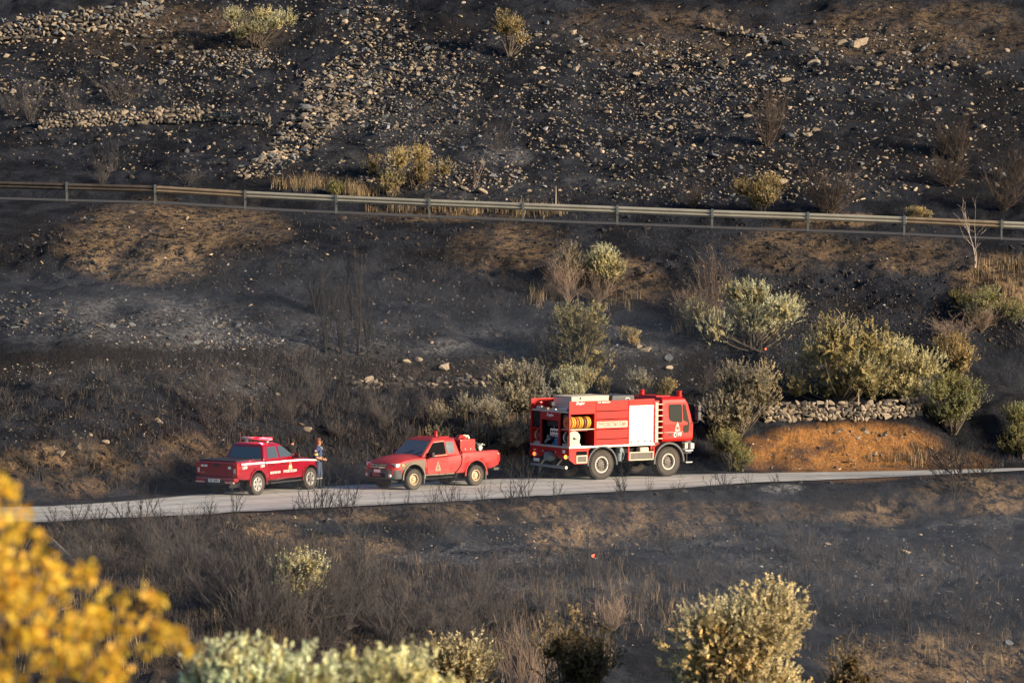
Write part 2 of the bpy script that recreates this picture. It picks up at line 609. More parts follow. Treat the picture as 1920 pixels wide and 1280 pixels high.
def ground_material():
    m = bpy.data.materials.new('burnt_ground')
    m.use_nodes = True
    nt = m.node_tree
    N, L = nt.nodes, nt.links
    b = N['Principled BSDF']
    b.inputs['Roughness'].default_value = 0.95
    b.inputs['Specular IOR Level'].default_value = 0.15
    geo = N.new('ShaderNodeNewGeometry')
    at_ = N.new('ShaderNodeAttribute')
    at_.attribute_name = 'soil'
    sep = N.new('ShaderNodeSeparateColor')
    L.new(at_.outputs['Color'], sep.inputs[0])

    def noise(sc, det=6, rough=0.65, vec=geo.outputs['Position']):
        n = N.new('ShaderNodeTexNoise')
        n.inputs['Scale'].default_value = sc
        n.inputs['Detail'].default_value = det
        n.inputs['Roughness'].default_value = rough
        L.new(vec, n.inputs['Vector'])
        return n.outputs[0]

    def rng(v, a, c, lo=0.0, hi=1.0):
        r = N.new('ShaderNodeMapRange')
        r.inputs[1].default_value, r.inputs[2].default_value = a, c
        r.inputs[3].default_value, r.inputs[4].default_value = lo, hi
        L.new(v, r.inputs[0])
        return r.outputs[0]

    def mix(f, a, c):
        x = N.new('ShaderNodeMix')
        x.data_type = 'RGBA'
        for s_, v in ((0, f), (6, a), (7, c)):
            if isinstance(v, tuple):
                x.inputs[s_].default_value = (*v, 1)
            else:
                L.new(v, x.inputs[s_])
        return x.outputs[2]

    def math_(op, a, c):
        x = N.new('ShaderNodeMath')
        x.operation = op
        x.use_clamp = True
        for s_, v in ((0, a), (1, c)):
            if isinstance(v, float):
                x.inputs[s_].default_value = v
            else:
                L.new(v, x.inputs[s_])
        return x.outputs[0]

    big, mid, fine = noise(0.22, 4), noise(1.3, 7, 0.7), noise(9.0, 6, 0.75)
    grit = noise(26.0, 4, 0.7)
    char = mix(rng(mid, 0.36, 0.64), (0.010, 0.014, 0.024), (0.030, 0.034, 0.046))
    char = mix(rng(grit, 0.50, 0.72, 0.0, 0.8), char, (0.088, 0.092, 0.100))
    char = mix(rng(big, 0.42, 0.66), char, mix(rng(fine, 0.35, 0.65), (0.014, 0.018, 0.029), (0.055, 0.061, 0.077)))
    patch = rng(noise(0.5, 6, 0.6), 0.44, 0.56)
    char = mix(patch, mix(rng(fine, 0.4, 0.7), (0.005, 0.007, 0.012), (0.019, 0.022, 0.031)), char)
    # soil showing through the char
    soil = mix(rng(fine, 0.34, 0.66), (0.12, 0.078, 0.046), (0.46, 0.32, 0.185))
    ochre = mix(rng(fine, 0.32, 0.68), (0.22, 0.098, 0.034), (0.54, 0.27, 0.092))
    ochre = mix(rng(noise(2.2, 5, 0.7), 0.52, 0.68), ochre, (0.13, 0.075, 0.04))
    ash = mix(rng(fine, 0.36, 0.64), (0.09, 0.095, 0.108), (0.34, 0.34, 0.35))
    tanf = math_('MULTIPLY', math_('ADD', sep.outputs[1], math_('MULTIPLY', rng(mid, 0.56, 0.74), 0.16)), rng(noise(2.6, 8, 0.75), 0.42, 0.53))
    col = mix(tanf, char, soil)
    col = mix(math_('MULTIPLY', sep.outputs[2], rng(noise(5.0, 7, 0.75), 0.38, 0.62)), col, ash)
    col = mix(math_('MULTIPLY', sep.outputs[0], rng(noise(1.6, 6), 0.25, 0.42)), col, ochre)
    sa = N.new('ShaderNodeAttribute')
    sa.attribute_name = 'soot'
    col = mix(math_('MULTIPLY', sa.outputs['Fac'], rng(noise(3.2, 6, 0.7), 0.30, 0.55, 0.25, 0.95)), col, mix(rng(fine, 0.4, 0.65), (0.010, 0.010, 0.013), (0.032, 0.028, 0.027)))
    # black soot specks
    col = mix(rng(noise(24.0, 3, 0.6), 0.62, 0.70, 0.0, 0.75), col, (0.012, 0.012, 0.014))
    L.new(col, b.inputs['Base Color'])
    bp = N.new('ShaderNodeBump')
    bp.inputs['Strength'].default_value = 1.0
    bp.inputs['Distance'].default_value = 0.28
    L.new(noise(6.0, 8, 0.72), bp.inputs['Height'])
    L.new(bp.outputs[0], b.inputs['Normal'])
    return m


M_ground = ground_material()
hill = link('hillside_terrain', np_mesh('hillside_terrain', np.stack([gx.ravel(), gy.ravel(), gz.ravel()], 1), quads, [M_ground], True,
                                        {'soil': masks, 'soot': soot}))
tag(hill, 'burnt black and brown terraced hillside with patches of ochre soil', kind='structure')


def road_material(name, col):
    """worn asphalt: patches, tyre-darkened tracks along the road, cracks, dusty edges"""
    m = mat(name, col, rough=0.88, var=0.18, scale=0.7, bump=0.3, bscale=35)
    nt = m.node_tree
    N, L = nt.nodes, nt.links
    b = N['Principled BSDF']
    src = b.inputs['Base Color'].links[0].from_socket
    geo = N.new('ShaderNodeNewGeometry')
    lat = N.new('ShaderNodeAttribute')
    lat.attribute_name = 'lat'

    def mul(fac_sock, c, amt=1.0):
        nonlocal src
        x = N.new('ShaderNodeMix')
        x.data_type = 'RGBA'
        x.inputs[7].default_value = (*c, 1)
        mm = N.new('ShaderNodeMath')
        mm.operation = 'MULTIPLY'
        mm.inputs[1].default_value = amt
        L.new(fac_sock, mm.inputs[0])
        L.new(mm.outputs[0], x.inputs[0])
        L.new(src, x.inputs[6])
        src = x.outputs[2]

    wave = N.new('ShaderNodeMapRange')
    wv = N.new('ShaderNodeMath')
    wv.operation = 'SINE'
    ml = N.new('ShaderNodeMath')
    ml.operation = 'MULTIPLY'
    ml.inputs[1].default_value = 25.1
    L.new(lat.outputs['Fac'], ml.inputs[0])
    L.new(ml.outputs[0], wv.inputs[0])
    L.new(wv.outputs[0], wave.inputs[0])
    wave.inputs[1].default_value, wave.inputs[2].default_value = 0.1, 1.0
    mul(wave.outputs[0], (0.22, 0.215, 0.205), 0.35)
    for sc, lo, hi, c, amt in ((0.35, 0.55, 0.66, (0.30, 0.29, 0.27), 0.6), (1.8, 0.58, 0.70, (0.44, 0.40, 0.33), 0.5), (6.0, 0.60, 0.72, (0.15, 0.145, 0.14), 0.5)):
        n = N.new('ShaderNodeTexNoise')
        n.inputs['Scale'].default_value = sc
        n.inputs['Detail'].default_value = 6
        L.new(geo.outputs['Position'], n.inputs['Vector'])
        r = N.new('ShaderNodeMapRange')
        r.inputs[1].default_value, r.inputs[2].default_value = lo, hi
        L.new(n.outputs[0], r.inputs[0])
        mul(r.outputs[0], c, amt)
    vo = N.new('ShaderNodeTexVoronoi')
    vo.feature = 'DISTANCE_TO_EDGE'
    vo.inputs['Scale'].default_value = 0.35
    L.new(geo.outputs['Position'], vo.inputs['Vector'])
    r = N.new('ShaderNodeMapRange')
    r.inputs[1].default_value, r.inputs[2].default_value = 0.0, 0.012
    r.inputs[3].default_value, r.inputs[4].default_value = 1, 0
    L.new(vo.outputs['Distance'], r.inputs[0])
    mul(r.outputs[0], (0.06, 0.06, 0.06), 0.7)
    for lo, hi in ((0.10, 0.0), (0.90, 1.0)):
        r = N.new('ShaderNodeMapRange')
        r.inputs[1].default_value, r.inputs[2].default_value = lo, hi
        L.new(lat.outputs['Fac'], r.inputs[0])
        mul(r.outputs[0], (0.16, 0.14, 0.12), 0.6)
    L.new(src, b.inputs['Base Color'])
    return m


M_road = road_material('pale_asphalt', (0.52, 0.515, 0.48))
M_verge = mat('gravel_verge', (0.16, 0.14, 0.115), rough=0.95, var=0.45, scale=5, bump=0.6, bscale=20)


def strip(name, ia, sa, ib, sb, lift, m, nrow=6, x0=-48, x1=48, jag=0.0):
    """a sheet between two loft coordinates, draped just above the ground"""
    xs = np.arange(x0, x1 + 0.01, 0.3)
    rows = []
    for t in np.linspace(0, 1, nrow):
        v = np.full_like(xs, (ia + sa) * (1 - t) + (ib + sb) * t)
        if jag and t in (0.0, 1.0):
            v = v + jag * (0.6 * fbm(xs / 2.2, xs * 0 + t * 9, 77, 4, 0.7)) * (-1 if t == 0 else 1)
        k = v.astype(int)
        fx = (xs - HX[0]) / 0.25
        i = fx.astype(int)
        a = fx - i
        g = lambda A: (A[k, i] * (1 - a) + A[k, i + 1] * a) * (1 - (v - k)) + (A[k + 1, i] * (1 - a) + A[k + 1, i + 1] * a) * (v - k)
        rows.append(np.stack([xs, g(LY), g(LZ) + lift], 1))
    V = np.concatenate(rows)
    n = len(xs)
    ii = np.arange(nrow * n).reshape(nrow, n)
    Q = np.stack([ii[:-1, :-1], ii[:-1, 1:], ii[1:, 1:], ii[1:, :-1]], -1).reshape(-1, 4)
    return link(name, np_mesh(name, V, Q, [m], True, {'lat': np.repeat(np.linspace(0, 1, nrow), n)}))


lower_road = strip('lower_road', IF, 0.04, IK, -0.04, 0.012, M_road, nrow=9, jag=0.14)
tag(lower_road, 'pale grey lower road curving across the burnt hillside', kind='structure')
upper_road = strip('upper_road', IG, 0.10, IG, 0.97, 0.012, mat('sooty_asphalt', (0.045, 0.045, 0.047), rough=0.9, var=0.3, scale=1))
tag(upper_road, 'upper road behind the guardrail', kind='structure')
kerb = strip('road_edge_strip', IG, -0.10, IG, 0.05, 0.02, mat('edge_concrete', (0.10, 0.095, 0.09), rough=0.9, var=0.4, scale=1.5), nrow=3)
tag(kerb, 'thin concrete edge of the upper road', kind='structure')
# faint tyre-worn wheel tracks lie in the road material; thin dust drift along its near side
# ------------------------------------------------------------------ vehicles
M_red1 = mat('crimson_paint', (0.25, 0.002, 0.014), rough=0.24, coat=1.0, var=0.05, scale=2, dust=(0.22, 0.13, 0.10), dust_amt=0.02, dust_low=(0.4, 0.7, 0.08))
M_red2 = mat('faded_red_paint', (0.42, 0.020, 0.024), rough=0.45, spec=0.3, var=0.18, scale=2, coat=0.1, dust=(0.28, 0.17, 0.12), dust_amt=0.22,
             dust_low=(0.35, 0.7, 0.22))
M_red3 = mat('signal_red_paint', (0.52, 0.010, 0.007), rough=0.42, coat=0.08, spec=0.3, var=0.10, scale=2, dust=(0.22, 0.10, 0.07), dust_amt=0.05, dust_low=(0.5, 1.2, 0.14))
M_red3_shade = mat('shaded_red_paint', (0.33, 0.010, 0.014), rough=0.4, coat=0.3, var=0.08, scale=2)  # signal red darkened for the shade on the truck's rear and inner faces
M_primer = mat('grey_primer', (0.18, 0.145, 0.11), rough=0.8, var=0.2, scale=4)
M_dustp = mat('dusty_grey_plastic', (0.075, 0.08, 0.08), rough=0.8, var=0.25, scale=5)
M_black = mat('black_plastic', (0.018, 0.018, 0.02), rough=0.6, var=0.2)
M_under = mat('dark_underbody', (0.015, 0.015, 0.017), rough=0.9)
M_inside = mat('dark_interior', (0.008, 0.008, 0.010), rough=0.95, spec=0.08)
M_glassp = mat('reflective_glass', (0.05, 0.065, 0.07), rough=0.03, spec=1.0, coat=1.0)
M_tyre = mat('tyre_rubber', (0.035, 0.032, 0.029), rough=0.85, var=0.2, scale=8, dust=(0.16, 0.13, 0.10), dust_amt=0.45)
M_alloy = mat('bright_alloy', (0.72, 0.70, 0.66), rough=0.3, metal=0.7)
M_steelrim = mat('tan_steel_rim', (0.50, 0.38, 0.24), rough=0.6, var=0.2, scale=8)
M_rimwhite = mat('pale_rim', (0.50, 0.46, 0.40), rough=0.5, var=0.12, scale=8)
M_rimdark = mat('dark_rim_disc', (0.12, 0.105, 0.09), rough=0.7, var=0.2, scale=8)
M_glass = mat('tinted_glass', (0.014, 0.020, 0.024), rough=0.03, spec=0.25, coat=0.0)
M_glass2 = mat('dusty_glass', (0.10, 0.12, 0.12), rough=0.16, spec=0.8, coat=0.8, dust=(0.25, 0.24, 0.2), dust_amt=0.25)
M_white = mat('white_paint', (0.80, 0.78, 0.73), rough=0.45, var=0.04)
M_cream = mat('cream_panel', (0.58, 0.50, 0.37), rough=0.55, var=0.06)
M_alu = mat('aluminium', (0.62, 0.60, 0.57), rough=0.38, metal=0.6, var=0.08)
M_shutter = mat('white_shutter', (0.80, 0.77, 0.70), rough=0.5, var=0.07, scale=3, dust=(0.5, 0.44, 0.36), dust_amt=0.2)
M_chrome = mat('chrome', (0.8, 0.8, 0.8), rough=0.12, metal=1.0)
M_steel = mat('blued_steel_bar', (0.16, 0.20, 0.22), rough=0.5, var=0.15)
M_yellow = mat('yellow_hose', (0.62, 0.34, 0.03), rough=0.7, var=0.2, scale=12)
M_orange = mat('orange_hose', (0.50, 0.14, 0.04), rough=0.7, var=0.2, scale=12)
M_maroon = mat('maroon_hose', (0.16, 0.035, 0.035), rough=0.6, var=0.2, scale=10)
M_blue = mat('blue_pump', (0.05, 0.15, 0.34), rough=0.45, var=0.2)
M_greenpump = mat('green_engine', (0.03, 0.07, 0.045), rough=0.5, var=0.3)
M_rubber = mat('grey_rubber', (0.075, 0.078, 0.085), rough=0.6, var=0.15)
M_gold = mat('gold_emblem', (0.75, 0.36, 0.08), rough=0.5, var=0.2, scale=20)
M_paleemb = mat('pale_pink_emblem', (0.72, 0.34, 0.28), rough=0.5, var=0.1)
M_tanemb = mat('worn_grey_emblem', (0.36, 0.25, 0.17), rough=0.7, var=0.2, scale=12)
M_letter = mat('white_lettering', (0.82, 0.80, 0.76), rough=0.5)
M_redletter = mat('red_lettering', (0.36, 0.03, 0.02), rough=0.5)
M_ink = mat('dark_ink', (0.03, 0.03, 0.035), rough=0.6)
M_lampred = mat('red_lamp', (0.45, 0.01, 0.01), rough=0.25, coat=0.6)
M_lampglow = mat('lit_tail_lamp', (0.9, 0.1, 0.02), rough=0.3, emit=(1.0, 0.10, 0.02), estr=3.0)
M_lampglow2 = mat('lit_amber_lamp', (0.9, 0.25, 0.02), rough=0.3, emit=(1.0, 0.26, 0.03), estr=4.0)
M_flash = mat('lit_red_flasher', (0.4, 0.01, 0.01), rough=0.3, emit=(1.0, 0.002, 0.005), estr=7)
M_flashw = mat('lit_flasher_core', (0.4, 0.01, 0.01), rough=0.3, emit=(1.0, 0.020, 0.024), estr=12.0)
M_lens = mat('clear_lens', (0.62, 0.60, 0.58), rough=0.15, coat=0.6)
M_amber = mat('amber_lens', (0.62, 0.30, 0.08), rough=0.25, coat=0.4)
M_reflect = mat('red_white_reflector', (0.62, 0.30, 0.28), rough=0.4)

BIGTEXT = None


def text(s, size, parent, mw, m, name='lettering', depth=0.002, shear=0.0, width=None):
    cu = bpy.data.curves.new('t', 'FONT')
    cu.body = s
    cu.size = size
    cu.extrude = depth
    cu.shear = shear
    cu.offset = size * 0.018
    cu.align_x, cu.align_y = 'CENTER', 'CENTER'
    cu.resolution_u = 2
    o = bpy.data.objects.new('t', cu)
    COL.objects.link(o)
    me = evaluated_mesh(o)
    bpy.data.objects.remove(o)
    if width:
        xs = [v.co.x for v in me.vertices]
        k = width / max(1e-4, max(xs) - min(xs))
        for v in me.vertices:
            v.co.x *= k
    me.materials.clear()
    me.materials.append(m)
    r = link(name, me, parent)
    r.matrix_local = mw
    return r


def on_side(x, y, z, right=True):
    """frame for flat print on a vehicle's right (-y) or left (+y) side"""
    if right:
        return Matrix(((1, 0, 0, x), (0, 0, -1, y), (0, 1, 0, z), (0, 0, 0, 1)))
    return Matrix(((-1, 0, 0, x), (0, 0, 1, y), (0, 1, 0, z), (0, 0, 0, 1)))


def on_rear(x, y, z):
    return Matrix(((0, 0, -1, x), (-1, 0, 0, y), (0, 1, 0, z), (0, 0, 0, 1)))


def wheel(parent, c, r, w, out, rim_r, kind):
    """c centre, out = +1/-1 side the rim shows on"""
    t = MB()
    h = w / 2
    t.lathe([(rim_r, -h * 0.75), (rim_r + 0.03, -h), (r * 0.9, -h), (r * 0.975, -h * 0.8), (r, -h * 0.45), (r, h * 0.45), (r * 0.975, h * 0.8),
             (r * 0.9, h), (rim_r + 0.03, h), (rim_r, h * 0.75)], 40, m=0)
    nb = 44 if kind == 'truck' else 36
    for k in range(nb):      # tread blocks
        a = 2 * math.pi * k / nb
        for sgn in (-1, 1):
            ca, sa = math.cos(a + sgn * 0.03), math.sin(a + sgn * 0.03)
            p = [((r + e) * ca - q * sa * 0.5, sgn * y, (r + e) * sa + q * ca * 0.5)
                 for e in (-0.02, 0.014) for q in (-r * 0.08, r * 0.08) for y in (h * 0.12, h * 0.92)]
            t.add(p, [(0, 1, 3, 2), (4, 6, 7, 5), (0, 4, 5, 1), (2, 3, 7, 6), (0, 2, 6, 4), (1, 5, 7, 3)])
    wo = t.build('wheel', M_tyre, parent, angle=40)
    wo.location = c
    d = out
    rm = MB()
    if kind == 'alloy':
        rm.lathe([(rim_r + 0.005, d * h * 0.86), (rim_r - 0.02, d * h * 0.9), (rim_r - 0.035, d * h * 0.7), (rim_r - 0.05, -d * h * 0.2)], 40, m=0)
        rm.lathe([(rim_r - 0.04, -d * h * 0.1), (0.02, -d * h * 0.1)], 30, m=1)
        rm.lathe([(0.065, d * h * 0.2), (0.06, d * h * 0.74), (0.0, d * h * 0.78)], 20, m=0)
        for k in range(6):
            for off in (-0.17, 0.17):
                a = 2 * math.pi * k / 6 + off
                a2 = 2 * math.pi * k / 6 + off * 0.45
                q = []
                for rr, ww, aa in ((0.05, 0.020, a2), (rim_r - 0.02, 0.030, a)):
                    for s2 in (-1, 1):
                        for yy in (0.42, 0.76):
                            q.append((rr * math.cos(aa) - s2 * ww * math.sin(aa), d * h * yy, rr * math.sin(aa) + s2 * ww * math.cos(aa)))
                rm.add(q, [(0, 1, 3, 2), (4, 6, 7, 5), (0, 4, 5, 1), (2, 3, 7, 6), (0, 2, 6, 4), (1, 5, 7, 3)], 0)
        rm.build('rim', [M_alloy, M_under], wo)
    elif kind == 'steel':
        rm.lathe([(rim_r + 0.005, d * h * 0.84), (rim_r - 0.02, d * h * 0.88), (rim_r - 0.03, d * h * 0.3), (rim_r - 0.045, d * h * 0.15),
                  (rim_r * 0.66, d * h * 0.42), (rim_r * 0.45, d * h * 0.52), (0.07, d * h * 0.3), (0.06, d * h * 0.7), (0, d * h * 0.74)], 36, m=0)
        for k in range(10):
            a = 2 * math.pi * k / 10
            rm.lathe([(0.0, 0.006 * d), (0.021, 0.006 * d), (0.021, -0.01 * d)], 8,
                     c=(rim_r * 0.76 * math.cos(a), d * h * 0.34, rim_r * 0.76 * math.sin(a)), m=1)
        rm.build('rim', [M_steelrim, M_inside], wo)
    else:
        rm.lathe([(rim_r + 0.006, d * h * 0.9), (rim_r - 0.005, d * h * 0.97), (rim_r - 0.045, d * h * 0.95), (rim_r - 0.06, d * h * 0.55)], 44, m=0)
        rm.lathe([(rim_r - 0.06, d * h * 0.55), (rim_r * 0.62, d * h * 0.28), (rim_r * 0.5, d * h * 0.34), (rim_r * 0.42, d * h * 0.62),
                  (rim_r * 0.3, d * h * 0.68), (0, d * h * 0.7)], 44, m=1)
        for k in range(10):
            a = 2 * math.pi * k / 10
            rm.lathe([(0.0, 0.03 * d), (0.014, 0.03 * d), (0.014, -0.02 * d)], 8,
                     c=(rim_r * 0.56 * math.cos(a), d * h * 0.32, rim_r * 0.56 * math.sin(a)), m=0)
        rm.build('rim', [M_rimwhite, M_rimdark], wo)
    return wo


def arch(name, parent, x, z, r0, r1, y0, y1, m, a0=0.0, a1=math.pi, n=20):
    b = MB()
    b.lathe([(r0, y0), (r1, y0), (r1, y1), (r0, y1), (r0, y0)], n, c=(x, 0, z), m=0, a0=a0, a1=a1)
    return b.build(name, m, parent)


def half_ring(w, zb, zs, zc):
    return [(0, zb), (w - 0.14, zb), (w - 0.03, zb + 0.05), (w - 0.005, zb + 0.2 * (zs - zb)), (w, zb + 0.5 * (zs - zb)),
            (w - 0.004, zb + 0.68 * (zs - zb)), (w - 0.02, zs - 0.1), (w - 0.05, zs - 0.025), (w - 0.11, zs), (w * 0.5, zs + (zc - zs) * 0.75), (0, zc)]


def body_loft(stations):
    b = MB()
    V, F = [], []
    n = None
    for x, w, zb, zs, zc in stations:
        h = half_ring(w, zb, zs, zc)
        ring = h + [(-y, z) for y, z in h[-2:0:-1]]
        n = len(ring)
        V += [(x, y, z) for y, z in ring]
    for i in range(len(stations) - 1):
        for k in range(n):
            F.append((i * n + k, i * n + (k + 1) % n, (i + 1) * n + (k + 1) % n, (i + 1) * n + k))
    F += [tuple(range(n))[::-1], tuple(range((len(stations) - 1) * n, len(stations) * n))]
    b.add(V, F)
    return b


def wheel_cutter(spots, r, y_in, y_out):
    c = MB()
    for x, z in spots:
        for s in (-1, 1):
            c.lathe([(0, s * y_in), (r, s * y_in), (r, s * y_out), (0, s * y_out)], 36, c=(x, 0, z))
    bm_me = c.mesh('cutter', [M_under])
    bm = bmesh.new()
    bm.from_mesh(bm_me)
    bmesh.ops.remove_doubles(bm, verts=bm.verts, dist=1e-5)
    bmesh.ops.recalc_face_normals(bm, faces=bm.faces)
    bm.to_mesh(bm_me)
    bm.free()
    return link('cutter', bm_me)


def panel(name, pts, nrm, parent, m, proud=0.006, sink=0.03, bevel=0):
    n = Vector(nrm).normalized()
    b = MB()
    b.prism([Vector(p) - n * sink for p in pts], n * (sink + proud))
    return b.build(name, m, parent, bevel=bevel)


def smooth_poly(pts, r=0.05, k=4):
    """round the corners of a planar polygon"""
    out = []
    n = len(pts)
    for i in range(n):
        p, a, b = Vector(pts[i]), Vector(pts[i - 1]), Vector(pts[(i + 1) % n])
        u, w = (a - p), (b - p)
        ru = min(r, u.length * 0.45)
        rw = min(r, w.length * 0.45)
        s, e = p + u.normalized() * ru, p + w.normalized() * rw
        for j in range(k + 1):
            t = j / k
            out.append(s * (1 - t) ** 2 + p * 2 * t * (1 - t) + e * t * t)
    return out


def greenhouse(parent, xb_r, xt_r, xt_f, xb_f, yb, yt, zb, zt, zc, m):
    b = MB()
    V = [(xb_r, yb, zb), (xb_f, yb * 0.97, zb), (xb_f, -yb * 0.97, zb), (xb_r, -yb, zb),
         (xt_r, yt, zt), (xt_f, yt * 0.97, zt), (xt_f, -yt * 0.97, zt), (xt_r, -yt, zt),
         (xt_r + 0.12, yt * 0.72, zc), (xt_f - 0.2, yt * 0.7, zc), (xt_f - 0.2, -yt * 0.7, zc), (xt_r + 0.12, -yt * 0.72, zc)]
    # the windscreen side bows out a little
    F = [(0, 3, 2, 1), (0, 1, 5, 4), (1, 2, 6, 5), (2, 3, 7, 6), (3, 0, 4, 7), (4, 5, 9, 8), (5, 6, 10, 9), (6, 7, 11, 10), (7, 4, 8, 11), (8, 9, 10, 11)]
    b.add(V, F)
    o = b.build('cab_roof', m, parent, bevel=0.055, seg=3, angle=50)

    def side(x, z, right):
        t = (z - zb) / (zt - zb)
        y = yb + (yt - yb) * t
        return (x, -y if right else y, z)

    def front(y, z):
        t = (z - zb) / (zt - zb)
        return (xb_f + (xt_f - xb_f) * t, y, z)

    def rear(y, z):
        t = (z - zb) / (zt - zb)
        return (xb_r + (xt_r - xb_r) * t, y, z)

    sl = (yb - yt) / (zt - zb)
    return o, side, front, rear, sl


def mirror_part(parent, x, y, z, s, m, sz=(0.10, 0.20, 0.17)):
    b = MB()
    b.box(x - sz[0] / 2, x + sz[0] / 2, y + s * 0.03, y + s * (0.03 + sz[1]), z, z + sz[2])
    b.box(x - 0.02, x + 0.02, y - s * 0.04, y + s * 0.05, z + 0.01, z + 0.06)
    return b.build('wing_mirror', m, parent, bevel=0.03, seg=3)


def flame_emblem(parent, frame, h, m1, m2, m3):
    """pear-shaped badge: base plate, flame and round shield"""
    pts = [(-0.5, 0), (0.5, 0), (0.5, 0.22), (0.36, 0.5), (0.2, 0.75), (0.06, 1.0), (-0.06, 1.0), (-0.2, 0.75), (-0.36, 0.5), (-0.5, 0.22)]
    b = MB()
    b.prism([(x * h * 0.72, y * h, 0) for x, y in pts], (0, 0, 0.003))
    o = b.build('emblem', m1, parent)
    o.matrix_local = frame
    c = MB()
    c.lathe([(0, 0.005), (0.17 * h, 0.005), (0.17 * h, 0.002)], 16, c=(0, 0.32 * h, 0), axis='z')
    c.build('shield', m2, o)
    c = MB()
    c.prism([(x * h * 0.3, (0.55 + y * 0.35) * h, 0.0025) for x, y in ((-0.4, 0), (0.4, 0), (0.3, 0.5), (0, 1.0), (-0.3, 0.5))], (0, 0, 0.002))
    c.box(-0.22 * h, 0.22 * h, 0.04 * h, 0.09 * h, 0.0025, 0.0045)
    c.build('flame', m3, o)
    return o


# ------------------------------------------------------------------ crimson double-cab pickup
def build_pickup_crimson():
    root = empty('pickup_truck')
    st = [(-1.17, 0.84, 0.70, 1.19, 1.19), (-1.13, 0.90, 0.62, 1.22, 1.22), (-0.95, 0.925, 0.56, 1.235, 1.235), (-0.5, 0.935, 0.52, 1.235, 1.235),
          (0.38, 0.935, 0.44, 1.225, 1.225), (0.44, 0.935, 0.44, 1.20, 1.20), (1.5, 0.935, 0.44, 1.19, 1.19), (2.2, 0.935, 0.44, 1.18, 1.22),
          (2.55, 0.93, 0.44, 1.16, 1.23), (3.1, 0.925, 0.46, 1.12, 1.20), (3.5, 0.915, 0.46, 1.07, 1.15), (3.75, 0.87, 0.46, 1.00, 1.07),
          (3.90, 0.78, 0.46, 0.90, 0.96), (3.97, 0.66, 0.50, 0.78, 0.82)]
    body = body_loft(st).build('body', [M_red1, M_under], root, angle=40)
    cut(body, wheel_cutter([(0, 0.42), (3.125, 0.42)], 0.47, 0.60, 1.2))
    for x in (0, 3.125):
        for s in (-1, 1):
            arch('wheel_arch', root, x, 0.42, 0.465, 0.505, s * 0.88, s * 0.950, M_red1, R(-8), R(188))
            wheel(root, (x, s * 0.80, 0.385), 0.385, 0.27, s, 0.245, 'alloy')
    roof, side, front, rear, sl = greenhouse(root, 0.40, 0.58, 1.62, 2.42, 0.87, 0.69, 1.17, 1.70, 1.78, M_red1)
    for rt in (True, False):
        n = (0, (-1 if rt else 1), sl)
        f = lambda *q: smooth_poly([side(x, z, rt) for x, z in q], 0.05)
        panel('rear_side_window', f((0.66, 1.25), (1.28, 1.25), (1.28, 1.64), (0.76, 1.63)), n, root, M_glassp)
        panel('front_side_window', f((1.38, 1.25), (2.18, 1.25), (2.12, 1.31), (1.66, 1.63), (1.38, 1.64)), n, root, M_glassp)
        y = -0.938 if rt else 0.938
        # doors: thin raised skins with gaps between them
        for nm, x0, x1 in (('rear_door', 0.60, 1.31), ('front_door', 1.335, 2.40)):
            lo = [(x0 + (0.06 if nm == 'rear_door' else 0), 0.53), (x1, 0.53), (x1, 1.13), (x0, 1.13)]
            d = panel(nm, smooth_poly([(x, y, z) for x, z in lo], 0.04), (0, -1 if rt else 1, 0), root, M_red1, proud=0.004, sink=0.05)
            h = MB()
            ys = y - 0.006 if rt else y + 0.006
            h.box(x0 + 0.10, x0 + 0.32, min(ys, ys + (-0.03 if rt else 0.03)), max(ys, ys + (-0.03 if rt else 0.03)), 1.03, 1.065)
            h.build('handle', M_red1, d, bevel=0.008)
            h = MB()
            h.box(x0 + 0.12, x0 + 0.30, min(ys, ys + 0.004), max(ys, ys + 0.004), 1.00, 1.05)
            h.build('handle_recess', M_inside, d)
        mirror_part(root, 2.20, (-0.88 if rt else 0.88), 1.19, -1 if rt else 1, M_black)
        s_ = MB()
        yy = -0.97 if rt else 0.97
        s_.tube([(0.62, yy * 0.9, 0.40), (0.66, yy, 0.38), (2.46, yy, 0.38), (2.5, yy * 0.9, 0.40)], 0.035, 8)
        s_.build('side_step', M_black, root)
        # white stripe along the shoulder
        b = MB()
        yo = y - 0.007 if rt else y + 0.007
        for x0, x1, z0, z1 in ((-0.98, 0.36, 1.105, 1.165), (0.42, 1.31, 1.085, 1.145), (1.335, 2.40, 1.08, 1.14), (2.42, 3.0, 1.07, 1.125), (3.0, 3.5, 1.035, 1.085)):
            b.prism([(x0, yo, z0), (x1, yo, z0 - (0.015 if x0 < 2.4 else 0.03)), (x1, yo, z1 - (0.015 if x0 < 2.4 else 0.03)), (x0, yo, z1)], (0, 0.02 if rt else -0.02, 0))
        b.build('side_stripe', M_letter, root)
    R_ = True
    text('HELLENIC FIRE CORPS', 0.115, root, on_side(0.98, -0.944, 0.735), M_letter, width=0.60)
    text('ΠΥΡΟΣΒΕΣΤΙΚΟ ΣΩΜΑ', 0.115, root, on_side(1.86, -0.944, 0.735), M_letter, width=0.80)
    flame_emblem(root, on_side(1.87, -0.945, 0.795), 0.30, M_gold, M_letter, M_redletter)
    text('199', 0.16, root, on_side(-0.80, -0.943, 1.00), M_letter, width=0.26)
    text('199', 0.15, root, on_side(0.23, -0.943, 1.00), M_letter, width=0.22)
    # rear
    tg = panel('tailgate', smooth_poly([(-1.165, -0.72, 0.70), (-1.165, 0.72, 0.70), (-1.165, 0.72, 1.17), (-1.165, -0.72, 1.17)], 0.03), (-1, 0, 0), root, M_red1,
               proud=0.012, sink=0.03, bevel=0.006)
    b = MB()
    b.box(-1.185, -1.17, -0.13, 0.13, 1.05, 1.13)
    b.build('handle', M_black, tg, bevel=0.006)
    b = MB()
